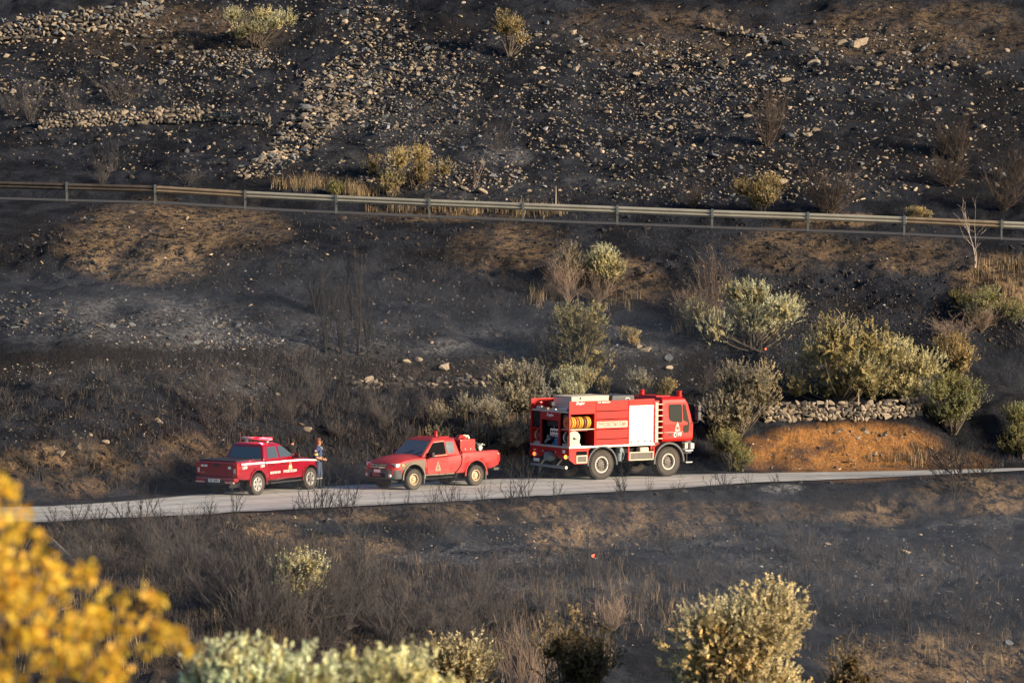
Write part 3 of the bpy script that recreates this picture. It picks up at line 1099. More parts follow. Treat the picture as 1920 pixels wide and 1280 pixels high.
    b.box(-1.184, -1.17, 0.42, 0.70, 1.02, 1.09)
    b.build('sticker', M_letter, tg)
    b = MB()
    b.box(-1.186, -1.17, 0.535, 0.575, 1.035, 1.075)
    b.build('sticker_mark', M_ink, tg)
    b = MB()
    b.box(-1.184, -1.17, -0.62, -0.50, 0.97, 1.06)
    b.build('badge', M_letter, tg)
    b = MB()
    b.box(-1.184, -1.17, 0.54, 0.70, 0.80, 0.82)
    b.box(-1.184, -1.17, 0.56, 0.66, 0.83, 0.845)
    b.build('chrome_badge', M_chrome, tg)
    b = MB()
    b.box(-1.30, -1.02, -0.86, 0.86, 0.52, 0.66)
    bp = b.build('rear_bumper', M_red1, root, bevel=0.04, seg=3)
    b = MB()
    b.box(-1.325, -1.2, -0.36, 0.40, 0.42, 0.60)
    b.build('bumper_step', M_black, bp, bevel=0.02)
    b = MB()
    b.box(-1.31, -1.2, -0.80, -0.46, 0.47, 0.53)
    b.build('reflector', M_reflect, bp)
    b = MB()
    b.box(-1.31, -1.2, 0.50, 0.84, 0.47, 0.53)
    b.build('reflector', M_reflect, bp)
    b = MB()
    b.box(-1.336, -1.32, -0.24, 0.26, 0.50, 0.61)
    pl = b.build('number_plate', M_white, root)
    text('ΠΣ 4583', 0.095, pl, on_rear(-1.338, 0.01, 0.553), M_ink, width=0.42)
    for s in (-1, 1):
        b = MB()
        b.box(-1.19, -1.02, *(sorted((s * 0.735, s * 0.905))), 0.76, 1.16)
        lamp = b.build('tail_lamp', M_lampred, root, bevel=0.02)
        b = MB()
        b.box(-1.196, -1.15, *(sorted((s * 0.75, s * 0.84))), 0.82, 0.98)
        b.build('lens', M_lens, lamp, bevel=0.008)
    b = MB()
    b.box(-1.12, 0.36, -0.80, 0.80, 1.225, 1.262)
    for k in range(5):
        b.box(-0.95 + k * 0.27, -0.93 + k * 0.27, -0.78, 0.78, 1.255, 1.268)
    b.build('tonneau_cover', mat('black_vinyl', (0.035, 0.037, 0.042), rough=0.35, var=0.1), root, bevel=0.012)
    panel('rear_window', smooth_poly([rear(-0.70, 1.25), rear(0.70, 1.25), rear(0.60, 1.63), rear(-0.60, 1.63)], 0.04), (-1, 0, 0.3), root, M_glassp)
    panel('windscreen', smooth_poly([front(-0.74, 1.23), front(0.74, 1.23), front(0.60, 1.66), front(-0.60, 1.66)], 0.04), (0.55, 0, 0.83), root, M_glassp)
    b = MB()
    b.tube([(3.9, -0.5, 0.78), (3.98, 0, 0.80), (3.9, 0.5, 0.78)], 0.05, 8)
    b.box(3.86, 3.985, -0.45, 0.45, 0.56, 0.78)
    b.build('grille', M_black, root)
    for s in (-1, 1):
        b = MB()
        b.box(3.66, 3.90, *(sorted((s * 0.55, s * 0.84))), 0.86, 0.98)
        b.build('headlight', M_lens, root, bevel=0.03)
    b = MB()
    b.box(2.6, 3.45, -0.25, 0.25, 1.185, 1.23)
    b.build('bonnet_bulge', M_red1, root, bevel=0.04, seg=3)
    b = MB()
    b.box(-1.0, 3.5, -0.45, 0.45, 0.28, 0.46)
    b.tube([(0, -0.75, 0.38), (0, 0.75, 0.38)], 0.06)
    b.tube([(3.125, -0.75, 0.38), (3.125, 0.75, 0.38)], 0.06)
    b.tube([(-1.05, -0.42, 0.33), (-0.5, -0.42, 0.33)], 0.04)
    b.build('chassis', M_under, root)
    # light bar across the roof
    bar = MB()
    bar.box(1.04, 1.26, -0.62, 0.62, 1.86, 1.885)
    bar.box(1.10, 1.20, -0.5, -0.42, 1.76, 1.87)
    bar.box(1.10, 1.20, 0.42, 0.5, 1.76, 1.87)
    lb = bar.build('light_bar', M_alu, root, bevel=0.01)
    for y0, y1, mm in ((0.14, 0.62, M_lens), (-0.16, 0.12, M_flash), (-0.62, -0.18, M_flashw)):
        b = MB()
        b.box(1.05, 1.25, y0, y1, 1.886, 1.94)
        b.build('flasher', mm, lb, bevel=0.025, seg=3)
    b = MB()
    b.tube([(0.80, 0.46, 1.77), (0.78, 0.46, 2.12)], 0.009, 6)
    b.tube([(0.78, 0.50, 2.12), (0.78, 0.42, 2.12)], 0.006, 6)
    b.build('aerial', M_dustp, root)
    li = bpy.data.lights.new('flasher_glow', 'POINT')
    li.energy = 90
    li.color = (1.0, 0.03, 0.05)
    li.shadow_soft_size = 0.15
    lo = link('flasher_glow', li, lb)
    lo.location = (1.15, -0.25, 2.06)
    return tag(root, 'crimson double-cab pickup with a black bed cover and flashing red light bar', 'pickup')


# ------------------------------------------------------------------ faded club-cab pickup with a water tank
def build_pickup_faded():
    root = empty('pickup_truck')
    st = [(-1.20, 0.78, 0.72, 1.20, 1.20), (-1.17, 0.84, 0.66, 1.235, 1.235), (-0.9, 0.875, 0.58, 1.25, 1.25), (-0.4, 0.895, 0.54, 1.25, 1.25),
          (0.62, 0.895, 0.46, 1.24, 1.24), (0.70, 0.895, 0.46, 1.18, 1.18), (1.5, 0.89, 0.45, 1.12, 1.12), (2.2, 0.885, 0.46, 1.12, 1.18),
          (2.6, 0.885, 0.46, 1.13, 1.23), (3.0, 0.88, 0.48, 1.11, 1.21), (3.35, 0.87, 0.48, 1.07, 1.17), (3.6, 0.845, 0.48, 1.01, 1.09),
          (3.78, 0.79, 0.48, 0.94, 1.00), (3.88, 0.70, 0.48, 0.85, 0.90), (3.92, 0.60, 0.52, 0.77, 0.80)]
    body = body_loft(st).build('body', [M_red2, M_under], root, angle=40)
    bed = MB().box(-1.10, 0.60, -0.74, 0.74, 0.82, 1.6)
    cut(body, link('cutter', bed.mesh('cutter', [M_under])))
    cut(body, wheel_cutter([(0, 0.42), (3.0, 0.42)], 0.50, 0.56, 1.2))
    for x in (0, 3.0):
        for s in (-1, 1):
            arch('wheel_arch', root, x, 0.42, 0.495, 0.545, s * 0.84, s * 0.91, M_primer if x > 1 and s > 0 else M_red2, R(-5), R(185))
            wheel(root, (x, s * 0.775, 0.37), 0.37, 0.26, s, 0.205, 'steel')
            b = MB()
            b.box(x - 0.50, x - 0.46, *(sorted((s * 0.66, s * 0.90))), 0.20, 0.50)
            b.build('mud_flap', M_rubber, root)
    roof, side, front, rear, sl = greenhouse(root, 0.72, 0.88, 1.97, 2.60, 0.86, 0.70, 1.13, 1.71, 1.80, M_red2)
    for rt in (True, False):
        n = (0, (-1 if rt else 1), sl)
        f = lambda r, *q: smooth_poly([side(x, z, rt) for x, z in q], r)
        panel('front_side_window', f(0.06, (1.42, 1.21), (2.34, 1.19), (2.31, 1.24), (1.95, 1.62), (1.42, 1.65)), n, root, M_inside)  # matte near-black sheet paints in the unlit cab behind the open window
        panel('quarter_window', f(0.12, (0.98, 1.25), (1.36, 1.22), (1.36, 1.64), (1.02, 1.64)), n, root, M_glass2)
        b = MB()
        for q in (((1.38, 1.165), (2.30, 1.13), (2.30, 1.155), (1.38, 1.195)), ((1.93, 1.635), (1.42, 1.66), (1.42, 1.69), (1.93, 1.665))):
            b.prism([Vector(side(x, z, rt)) for x, z in q], (0, -0.012 if rt else 0.012, 0))
        b.build('window_seal', M_tanemb, root)
        y = -0.893 if rt else 0.893
        lo = [(1.30, 0.54), (2.36, 0.54), (2.38, 1.08), (1.40, 1.10), (1.34, 0.85)]
        d = panel('door', smooth_poly([(x, y, z) for x, z in lo], 0.04), (0, -1 if rt else 1, 0), root, M_red2, proud=0.004, sink=0.05)
        h = MB()
        ys = y - 0.005 if rt else y + 0.005
        h.box(1.48, 1.68, *sorted((ys, ys + (-0.03 if rt else 0.03))), 0.97, 1.01)
        h.build('handle', M_red2, d, bevel=0.008)
        mirror_part(root, 2.24, (-0.84 if rt else 0.84), 1.12, -1 if rt else 1, M_black, (0.12, 0.22, 0.19))
        # the curved gap between cab and bed
        b = MB()
        yo = y + (-0.004 if rt else 0.004)
        crv = [(0.82, 1.64, 0.72), (0.75, 1.42, 0.78), (0.70, 1.22, None), (0.69, 1.0, None), (0.74, 0.8, None), (0.88, 0.62, None), (1.08, 0.48, None)]
        b.tube([(x, (yo if yy is None else (-yy - 0.02 if rt else yy + 0.02)), z) for x, z, yy in crv], 0.016, 6)
        b.build('panel_gap', M_inside, root)
        # muddy sill with chipped pale paint
        b = MB()
        b.box(1.05, 2.45, *sorted((y * 0.995, y * 1.004)), 0.475, 0.52)
        b.build('sill', M_primer, root)
    # worn grey replacement fender on the left front
    fd = [(2.50, 0.89, 0.62), (2.50, 0.89, 1.06)] + [(2.75, 0.89, 1.05), (3.05, 0.885, 1.03), (3.35, 0.872, 0.97), (3.52, 0.85, 0.90), (3.56, 0.838, 0.78)] + \
         [(3.0 + 0.548 * math.cos(R(a)), 0.885 - max(0, math.cos(R(a))) * 0.03, 0.42 + 0.548 * math.sin(R(a))) for a in range(30, 171, 14)]
    b = MB()
    b.prism([(x, y - 0.05, z) for x, y, z in fd], (0, 0.066, 0))
    b.build('front_fender', M_primer, root)
    flame_emblem(root, on_side(1.86, 0.899, 0.62, False), 0.34, M_tanemb, M_primer, M_primer)
    b = MB()
    b.lathe([(0, 0.004), (0.115, 0.004), (0.115, -0.01)], 24, c=(0.42, 0.897, 0.98))
    b.build('fuel_flap', M_red2, root)
    # front
    b = MB()
    b.prism([(3.55, -0.87, 0.40), (3.80, -0.80, 0.40), (3.97, -0.55, 0.40), (3.97, 0.55, 0.40), (3.80, 0.80, 0.40), (3.55, 0.87, 0.40)], (0, 0, 0.34))
    b.build('front_bumper', M_dustp, root, bevel=0.05, seg=3)
    b = MB()
    b.box(3.80, 3.99, -0.42, 0.42, 0.44, 0.60)
    b.build('air_intake', M_inside, root, bevel=0.02)
    b = MB()
    b.box(3.55, 3.9, -0.66, 0.66, 0.27, 0.40)
    b.build('skid_plate', M_under, root, bevel=0.03)
    gr = MB()
    gr.box(3.78, 3.935, -0.40, 0.40, 0.75, 0.93)
    g = gr.build('grille', M_under, root, bevel=0.02)
    for z in (0.785, 0.865):
        for s in (-1, 1):
            b = MB()
            b.prism([(3.93, s * 0.05, z), (3.93, s * 0.40, z + 0.015), (3.93, s * 0.40, z + 0.055), (3.93, s * 0.05, z + 0.04)], (0.02, 0, 0))
            b.build('chrome_bar', M_chrome, g)
    b = MB()
    for a in (90, 210, 330):       # badge of three diamonds
        c, s2 = math.cos(R(a)), math.sin(R(a))
        o_y, o_z = 0.042 * c, 0.85 + 0.042 * s2
        b.prism([(3.955, o_y + 0.042 * c, o_z + 0.042 * s2), (3.955, o_y - 0.022 * s2, o_z + 0.022 * c), (3.955, o_y - 0.042 * c, o_z - 0.042 * s2),
                 (3.955, o_y + 0.022 * s2, o_z - 0.022 * c)], (0.01, 0, 0))
    b.build('badge', M_chrome, g)
    b = MB()
    b.box(3.975, 3.995, -0.17, 0.17, 0.62, 0.73)
    b.build('number_plate', M_white, root)
    b = MB()
    b.tube([(3.96, -0.2, 0.52), (4.02, -0.2, 0.52), (4.02, 0.2, 0.52), (3.96, 0.2, 0.52)], 0.035, 8)
    b.lathe([(0, -0.18), (0.07, -0.18), (0.07, 0.18), (0, 0.18)], 14, c=(3.99, 0, 0.56))
    b.build('winch', M_maroon, root)
    for s in (-1, 1):
        b = MB()
        b.box(3.50, 3.80, *sorted((s * 0.48, s * 0.82)), 0.82, 0.96)
        hl = b.build('headlight', M_lens, root, bevel=0.04, seg=3)
        b = MB()
        b.box(3.42, 3.55, *sorted((s * 0.72, s * 0.875)), 0.84, 0.94)
        b.build('indicator', M_amber, hl, bevel=0.02)
        b = MB()
        b.lathe([(0, 0.02), (0.055, 0.02), (0.055, -0.05)], 14, c=(3.94, s * 0.62, 0.53), axis='x')
        b.build('fog_lamp', M_lens, root)
    panel('windscreen', smooth_poly([front(-0.74, 1.19), front(0.74, 1.19), front(0.61, 1.68), front(-0.61, 1.68)], 0.05), (0.68, 0, 0.73), root, M_glass2)
    for s in (-0.1, 0.42):
        b = MB()
        p = [Vector(front(s - 0.1, 1.18)), Vector(front(s + 0.28, 1.34))]
        b.tube([q + Vector((0.02, 0, 0.02)) for q in p], 0.010, 5)
        b.build('wiper', M_under, root)
    panel('rear_window', smooth_poly([rear(-0.66, 1.26), rear(0.66, 1.26), rear(0.56, 1.62), rear(-0.56, 1.62)], 0.05), (-1, 0, 0.3), root, M_glass)
    b = MB()
    b.lathe([(0.0, 0.20), (0.055, 0.20), (0.075, 0.17), (0.06, 0.12), (0.08, 0.06), (0.07, 0.0)], 16, c=(1.22, 0.05, 1.80), axis='z')
    b.box(0.98, 1.45, -0.45, 0.5, 1.785, 1.815)
    b.build('beacon', M_lampred, root)
    b = MB()
    b.tube([(1.72, 0.34, 1.75), (1.60, 0.34, 1.86)], 0.008, 6)
    b.build('aerial', M_under, root)
    b = MB()
    b.tube([(0.90, -0.70, 1.25), (0.90, -0.66, 1.72), (0.93, 0.66, 1.72), (0.88, 0.72, 1.25)], 0.03, 8)
    b.build('roll_bar', M_red2, root)
    # tank, hose and pump riding in the bed (bolted down, so parts)
    b = MB()
    b.box(-0.14, 0.60, -0.70, 0.70, 0.83, 1.68)
    tank = b.build('water_tank', M_red2, root, bevel=0.03)
    b = MB()
    b.box(-0.10, 0.52, -0.66, 0.66, 1.30, 1.315)
    for c in (0.1, 0.36):
        b.box(c, c + 0.03, 0.698, 0.72, 1.30, 1.36)
    b.build('clasp', M_alu, tank)
    for x, y in ((-0.02, 0.30), (0.26, 0.30)):
        b = MB()
        b.lathe([(0.05, -0.08), (0.13, -0.08), (0.13, -0.065), (0.06, -0.065), (0.06, 0.065), (0.13, 0.065), (0.13, 0.08), (0.05, 0.08), (0.05, -0.08)], 28, c=(x, y, 1.69))
        b.build('hose_reel_flange', M_cream, tank)
    b = MB()
    b.lathe([(0.05, -0.085), (0.13, -0.085), (0.14, 0), (0.13, 0.085), (0.05, 0.085)], 24, c=(0.26, 0.30, 1.70))
    b.lathe([(0, -0.10), (0.07, -0.10), (0.07, 0.10), (0, 0.10)], 14, c=(0.12, 0.30, 1.72))
    b.build('red_hose', M_lampred, tank)
    b = MB()
    b.box(-0.62, -0.18, -0.35, 0.45, 0.83, 1.30)
    b.box(-0.50, -0.30, -0.2, 0.2, 1.30, 1.46)
    b.tube([(-0.34, 0.30, 1.2), (-0.34, 0.34, 1.46), (-0.50, 0.36, 1.50), (-0.60, 0.3, 1.3)], 0.05, 10)
    b.lathe([(0, -0.1), (0.14, -0.1), (0.14, 0.1), (0, 0.1)], 18, c=(-0.66, 0.25, 1.34))
    b.tube([(-0.30, 0.1, 1.42), (-0.6, 0.15, 1.47), (-0.86, 0.1, 1.38)], 0.04, 8)
    b.build('motor_pump', [M_greenpump], root, bevel=0.012)
    b = MB()
    b.lathe([(0, -0.06), (0.09, -0.06), (0.09, 0.06), (0, 0.06)], 16, c=(-0.52, 0.50, 1.33))
    b.tube([(-0.75, 0.3, 1.30), (-0.82, 0.3, 1.45), (-0.98, 0.25, 1.40)], 0.03, 8)
    b.build('pump_fitting', M_alu, root)
    for s in (-1, 1):
        b = MB()
        b.box(-1.215, -1.10, *sorted((s * 0.70, s * 0.86)), 0.82, 1.14)
        b.build('tail_lamp', M_lampred, root, bevel=0.02)
    b = MB()
    b.box(-1.26, -1.0, -0.75, 0.75, 0.50, 0.60)
    b.build('rear_bumper', M_dustp, root, bevel=0.02)
    b = MB()
    b.box(-1.0, 3.5, -0.45, 0.45, 0.30, 0.48)
    for x in (0, 3.0):
        b.tube([(x, -0.72, 0.37), (x, 0.72, 0.37)], 0.06)
    b.build('chassis', M_under, root)
    return tag(root, 'faded dusty red club-cab pickup with a water tank and grey front fender', 'pickup')


# ------------------------------------------------------------------ fire truck
def build_fire_truck():
    root = empty('fire_truck')
    X = lambda xr: xr - 1.55
    W = 1.21

    def bx(name, m, *a, parent=root, bevel=0.0, seg=2):
        b = MB()
        for q in a:
            b.box(*q)
        return b.build(name, m, parent, bevel=bevel, seg=seg)

    # chassis
    b = MB()
    b.box(X(0.15), 4.0, -0.45, -0.33, 0.72, 0.98)
    b.box(X(0.15), 4.0, 0.33, 0.45, 0.72, 0.98)
    for xr in (0.3, 1.0, 2.3, 3.2, 4.2, 5.2):
        b.box(X(xr), X(xr) + 0.1, -0.4, 0.4, 0.74, 0.94)
    for x in (0, 3.15):
        b.tube([(x, -0.9, 0.56), (x, 0.9, 0.56)], 0.10, 10)
        b.lathe([(0, -0.24), (0.2, -0.2), (0.26, 0), (0.2, 0.24), (0, 0.26)], 16, c=(x, 0.1, 0.56))
    b.build('chassis', M_under, root)
    for x in (0, 3.15):
        for s in (-1, 1):
            wheel(root, (x, s * 1.0, 0.555), 0.555, 0.38, s, 0.31, 'truck')
    # body shell panels
    fl = bx('floor_sill', M_alu, (X(0.0), X(4.0), -W - 0.015, W + 0.015, 1.20, 1.27), bevel=0.01)
    bx('roof_deck', M_alu, (X(0.02), X(1.24), -W + 0.03, W - 0.03, 2.50, 2.565), (X(1.24), X(3.95), -W + 0.08, W - 0.06, 2.50, 2.565))
    # right side: open rear bay, ribbed middle, shutter
    bx('side_header', M_red3, (X(0.0), X(1.235), -W, -W + 0.05, 2.46, 2.94), bevel=0.012)
    bx('corner_post', M_red3, (X(0.0), X(0.055), -W, -W + 0.055, 1.27, 2.46), bevel=0.008)
    bx('bay_post', M_red3, (X(1.175), X(1.235), -W, -W + 0.055, 1.27, 2.46), bevel=0.008)
    zs = [1.275, 1.50, 1.86, 2.24, 2.54, 2.94]
    for k in range(5):
        bx('body_panel', M_red3, (X(1.25), X(2.745), -W, -W + 0.05, zs[k] + 0.016, zs[k + 1] - 0.016), bevel=0.004)
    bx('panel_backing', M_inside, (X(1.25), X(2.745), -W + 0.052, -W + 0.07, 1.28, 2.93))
    bn = bx('banner', M_cream, (X(1.28), X(2.715), -W - 0.004, -W + 0.01, 1.93, 2.155))
    text('ΠΥΡΟΣΒΕΣΤΙΚΟ ΣΩΜΑ', 0.20, bn, on_side(X(2.0), -W - 0.006, 2.04), M_redletter, width=1.34)
    text('TLF 4000/200', 0.085, root, on_side(X(1.60), -W - 0.002, 2.875), M_letter, width=0.58)
    text('Ziegler', 0.14, root, on_side(X(0.50), -W - 0.002, 2.865), M_letter, width=0.42, shear=0.2)
    sh = bx('shutter_frame', M_red3, (X(2.76), X(2.80), -W, -W + 0.05, 1.275, 2.94), (X(3.955), X(4.0), -W, -W + 0.05, 1.275, 2.94),
            (X(2.80), X(3.955), -W, -W + 0.05, 2.72, 2.94), bevel=0.01)
    bx('shutter_box', M_shutter, (X(2.80), X(3.955), -W - 0.012, -W + 0.04, 2.60, 2.715), bevel=0.012, parent=sh)
    for k in range(24):
        z0 = 1.335 + k * (2.60 - 1.335) / 24
        bx('slat', M_shutter, (X(2.805), X(3.95), -W + 0.004, -W + 0.03, z0 + 0.003, z0 + 0.0498), parent=sh, bevel=0.006)
    bx('bottom_rail', M_shutter, (X(2.805), X(3.95), -W - 0.004, -W + 0.03, 1.275, 1.335), parent=sh, bevel=0.006)
    for xr in (2.88, 3.20, 3.52, 3.80):
        bx('latch', M_ink, (X(xr), X(xr) + 0.05, -W - 0.02, -W, 1.345, 1.385), parent=sh)
    # left side (away from the road's near edge)
    bx('side_wall', M_red3, (X(0.0), X(4.0), W - 0.05, W, 1.275, 2.94), bevel=0.012)
    bx('front_bulkhead', M_red3_shade, (X(3.95), X(4.0), -W + 0.05, W - 0.05, 1.27, 2.94))
    bx('bay_bulkhead', M_red3_shade, (X(1.24), X(1.27), -W + 0.07, W - 0.05, 1.27, 2.50))
    bx('deck_bulkhead', M_red3_shade, (X(1.0), X(1.05), -W + 0.05, W - 0.05, 2.565, 2.90))
    bx('upper_corner', M_red3, (X(0.0), X(0.30), W - 0.058, W - 0.051, 2.57, 2.80))
    # rear frame
    for y in (0.57, -0.57):
        bx('rear_post', M_red3_shade, (X(0.0), X(0.06), y - 0.04, y + 0.04, 1.27, 2.50), bevel=0.008)
    bx('rear_corner_post', M_red3_shade, (X(0.0), X(0.06), W - 0.06, W - 0.052, 1.27, 2.50))
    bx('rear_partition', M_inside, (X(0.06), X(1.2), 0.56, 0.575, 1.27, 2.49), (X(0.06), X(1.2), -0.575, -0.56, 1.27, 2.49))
    hd = bx('rear_header', M_red3_shade, (X(0.0), X(0.06), -0.53, 0.53, 2.20, 2.50), bevel=0.008)
    text('Ziegler', 0.15, hd, on_rear(X(-0.003), -0.02, 2.39), M_letter, width=0.46, shear=0.2)
    bx('rear_shelf', M_red3_shade, (X(0.01), X(0.9), 0.61, W - 0.07, 1.84, 1.875), (X(0.01), X(0.9), -W + 0.07, -0.61, 1.84, 1.875))
    bx('side_shelf', M_cream, (X(0.06), X(1.17), -W + 0.005, -0.66, 1.88, 1.91))
    bx('locker_pane', M_glass, (X(0.06), X(0.07), 0.63, W - 0.09, 1.90, 2.46))
    bx('locker_pane', M_glass2, (X(0.16), X(0.17), -W + 0.10, -0.63, 1.90, 2.42))
    # rear lower skirt with a notch for the coupling
    b = MB()
    y0 = -W
    b.prism([(X(0), -W, 1.20), (X(0), W, 1.20), (X(0), W, 0.80), (X(0), 0.62, 0.80), (X(0), 0.34, 0.92), (X(0), 0.28, 1.05), (X(0), -0.28, 1.05),
             (X(0), -0.34, 0.92), (X(0), -0.62, 0.80), (X(0), -W, 0.80)], (0.05, 0, 0))
    rs = b.build('rear_skirt', M_red3_shade, root)
    bx('sticker', M_letter, (X(-0.004), X(0.01), -0.98, -0.82, 1.02, 1.13), parent=rs)
    bx('sticker', M_letter, (X(-0.004), X(0.01), 0.84, 1.0, 1.035, 1.065), parent=rs)
    bx('tow_eye', M_alu, (X(-0.02), X(0.0), 0.38, 0.42, 1.0, 1.06), (X(-0.02), X(0.0), -0.42, -0.38, 1.0, 1.06), parent=rs)
    bx('number_plate', M_white, (X(-0.02), X(-0.005), 0.62, 0.96, 0.62, 0.74))
    for y, mm in ((0.93, M_lampglow), (-1.02, M_lampglow2)):
        b = MB()
        b.lathe([(0, -0.045), (0.05, -0.045), (0.07, -0.02), (0.07, 0.0)], 18, c=(X(0.0), y, 0.885), axis='x')
        b.build('tail_lamp', mm, root)
        bx('lamp_lens', M_lens, (X(-0.03), X(0.0), y - 0.16, y - 0.09, 0.84, 0.93))
    b = MB()
    b.tube([(X(-0.06), -1.12, 0.50), (X(-0.06), 1.05, 0.50)], 0.05, 12)
    b.build('underrun_bar', M_steel, root)
    b = MB()
    b.lathe([(0, -0.01), (0.06, -0.01), (0.06, 0.02), (0, 0.02)], 16, c=(X(-0.06), -1.13, 0.50))
    b.tube([(X(-0.04), 0.5, 0.5), (X(0.2), 0.5, 0.75)], 0.03)
    b.tube([(X(-0.04), -0.5, 0.5), (X(0.2), -0.5, 0.75)], 0.03)
    b.build('bar_end', M_cream, root)
    b = MB()
    b.lathe([(0, -0.25), (0.17, -0.25), (0.19, -0.05), (0.15, 0.1)], 20, c=(X(0.12), 0.02, 0.86), axis='x')
    b.build('coupling', M_steel, root)
    # side skirts
    b = MB()
    b.prism([(X(0.0), -W, 1.19), (X(1.0), -W, 1.19), (X(0.9), -W, 1.10), (X(0.88), -W, 0.62), (X(0.27), -W, 0.62), (X(0.0), -W, 0.80)], (0, 0.05, 0))
    sk = b.build('side_skirt', M_red3, root)
    bx('skirt_recess', M_inside, (X(0.33), X(0.83), -W - 0.004, -W + 0.04, 0.65, 1.09), parent=sk)
    gl = bx('step_grille', M_cream, (X(0.33), X(0.83), -W - 0.03, -W - 0.005, 0.65, 0.69), (X(0.33), X(0.83), -W - 0.03, -W - 0.005, 0.90, 0.94),
            (X(0.33), X(0.37), -W - 0.03, -W - 0.005, 0.69, 0.90), (X(0.79), X(0.83), -W - 0.03, -W - 0.005, 0.69, 0.90), parent=sk)
    bx('mesh', M_rimdark, (X(0.37), X(0.79), -W - 0.02, -W - 0.006, 0.69, 0.90), parent=sk)
    bx('skirt_frame', M_red3, (X(2.77), X(2.82), -W, -W + 0.05, 0.66, 1.19), (X(3.96), X(4.01), -W, -W + 0.05, 0.66, 1.19))
    bx('battery_box', M_rimdark, (X(2.85), X(3.94), -W + 0.03, -W + 0.30, 0.69, 0.94))
    bx('step_grille', M_cream, (X(2.82), X(3.96), -W - 0.01, -W + 0.03, 0.66, 0.695), (X(2.82), X(3.96), -W - 0.01, -W + 0.03, 0.94, 0.975),
       (X(2.82), X(2.86), -W - 0.01, -W + 0.03, 0.695, 0.94), (X(3.92), X(3.96), -W - 0.01, -W + 0.03, 0.695, 0.94))
    b = MB()
    b.box(X(3.38), X(3.80), -W + 0.06, -W + 0.34, 0.64, 1.13)
    b.build('jerry_can', M_cream, root, bevel=0.06, seg=3)
    b = MB()
    b.lathe([(0, -0.3), (0.13, -0.3), (0.13, 0.3), (0, 0.3)], 16, c=(X(2.5), -0.98, 0.95), axis='z')
    b.lathe([(0, -0.1), (0.09, -0.1), (0.09, 0.1), (0, 0.1)], 14, c=(X(2.48), -1.08, 1.06))
    b.tube([(X(2.62), -1.0, 1.1), (X(2.7), -1.05, 0.9), (X(2.68), -1.0, 0.7)], 0.03)
    b.build('air_tank', M_steel, root)
    bx('fuel_tank', M_under, (X(2.3), X(3.9), -0.85, -0.5, 0.55, 1.1), (X(2.2), X(3.9), 0.5, 0.95, 0.5, 1.15), bevel=0.03)
    # mudguards
    for s in (-1, 1):
        arch('mudguard', root, 0.0, 0.56, 0.645, 0.70, s * 0.82, s * 1.235, M_rubber, R(-2), R(182))
        arch('mudguard', root, 3.15, 0.56, 0.66, 0.73, s * 0.80, s * 1.24, M_rubber, R(0), R(186))
    # gear in the open bay
    for k in range(9):
        x = X(0.12 + 0.115 * k)
        b = MB()
        tilt = 0.05 * math.sin(k * 2.1)
        b.lathe([(0.05, -0.03), (0.215, -0.034), (0.222, 0.0), (0.215, 0.034), (0.05, 0.03)], 22, c=(x + tilt * 0.2, -0.93, 2.135), axis='x')
        b.build('hose_roll', [M_orange, M_yellow, M_yellow, M_orange, M_yellow, M_yellow, M_maroon, M_yellow, M_yellow][k], root)
    b = MB()
    prof = [(X(0.02), 1.275), (X(0.55), 1.275), (X(0.55), 1.55)] + [(X(0.285) + 0.265 * math.cos(R(a)), 1.58 + 0.265 * math.sin(R(a))) for a in range(0, 181, 15)] + [(X(0.02), 1.55)]
    b.prism([(x, -W + 0.09, z) for x, z in prof], (0, 0.03, 0))
    rp = b.build('reel_plate', M_cream, root)
    b = MB()
    b.lathe([(0, -0.03), (0.045, -0.03), (0.045, 0.0)], 14, c=(X(0.30), -W + 0.09, 1.57))
    b.box(X(0.30), X(0.40), -W + 0.05, -W + 0.08, 1.52, 1.55)
    b.build('crank', M_ink, rp)
    for yc, mm, fl_m in ((-0.88, M_ink, M_letter), (0.90, M_maroon, M_cream)):
        b = MB()
        b.lathe([(0.06, -0.16), (0.21, -0.16), (0.225, -0.08), (0.21, 0), (0.225, 0.08), (0.21, 0.16), (0.06, 0.16)], 24, c=(X(0.36), yc, 1.58))
        rl = b.build('hose_reel', mm, root)
        for s in (-1, 1):
            b = MB()
            b.lathe([(0.05, s * 0.17), (0.25, s * 0.17), (0.25, s * 0.19), (0.05, s * 0.19)], 24, c=(X(0.36), yc, 1.58))
            b.build('flange', fl_m, rl)
        bx('cradle', M_alu, (X(0.1), X(0.6), yc - 0.23, yc + 0.23, 1.275, 1.36), parent=rl)
    pp = bx('pump_panel', M_letter, (X(0.16), X(0.19), -0.50, 0.18, 1.60, 1.88), bevel=0.008)
    for k in range(5):
        b = MB()
        b.lathe([(0, -0.012), (0.042, -0.012), (0.05, 0.0)], 14, c=(X(0.155), -0.42 + k * 0.125, 1.77), axis='x')
        b.build('gauge', M_ink if k % 2 == 0 else M_rimdark, pp)
    bx('label_strip', M_rimdark, (X(0.15), X(0.16), -0.46, 0.14, 1.63, 1.665), parent=pp)
    b = MB()
    b.lathe([(0, -0.16), (0.15, -0.13), (0.17, 0), (0.15, 0.16), (0, 0.18)], 20, c=(X(0.34), -0.16, 1.45), axis='x')
    b.lathe([(0, -0.12), (0.08, -0.12), (0.08, 0.05)], 14, c=(X(0.2), -0.33, 1.38), axis='x')
    b.box(X(0.2), X(0.7), -0.35, 0.1, 1.27, 1.36)
    b.build('pump', M_blue, root)
    b = MB()
    b.tube([(X(0.15), 0.45, 1.34), (X(0.12), 0.3, 1.45), (X(0.16), 0.15, 1.5)], 0.05, 10)
    b.lathe([(0, -0.1), (0.09, -0.1), (0.09, 0.1), (0, 0.1)], 14, c=(X(0.3), 0.36, 1.55), axis='x')
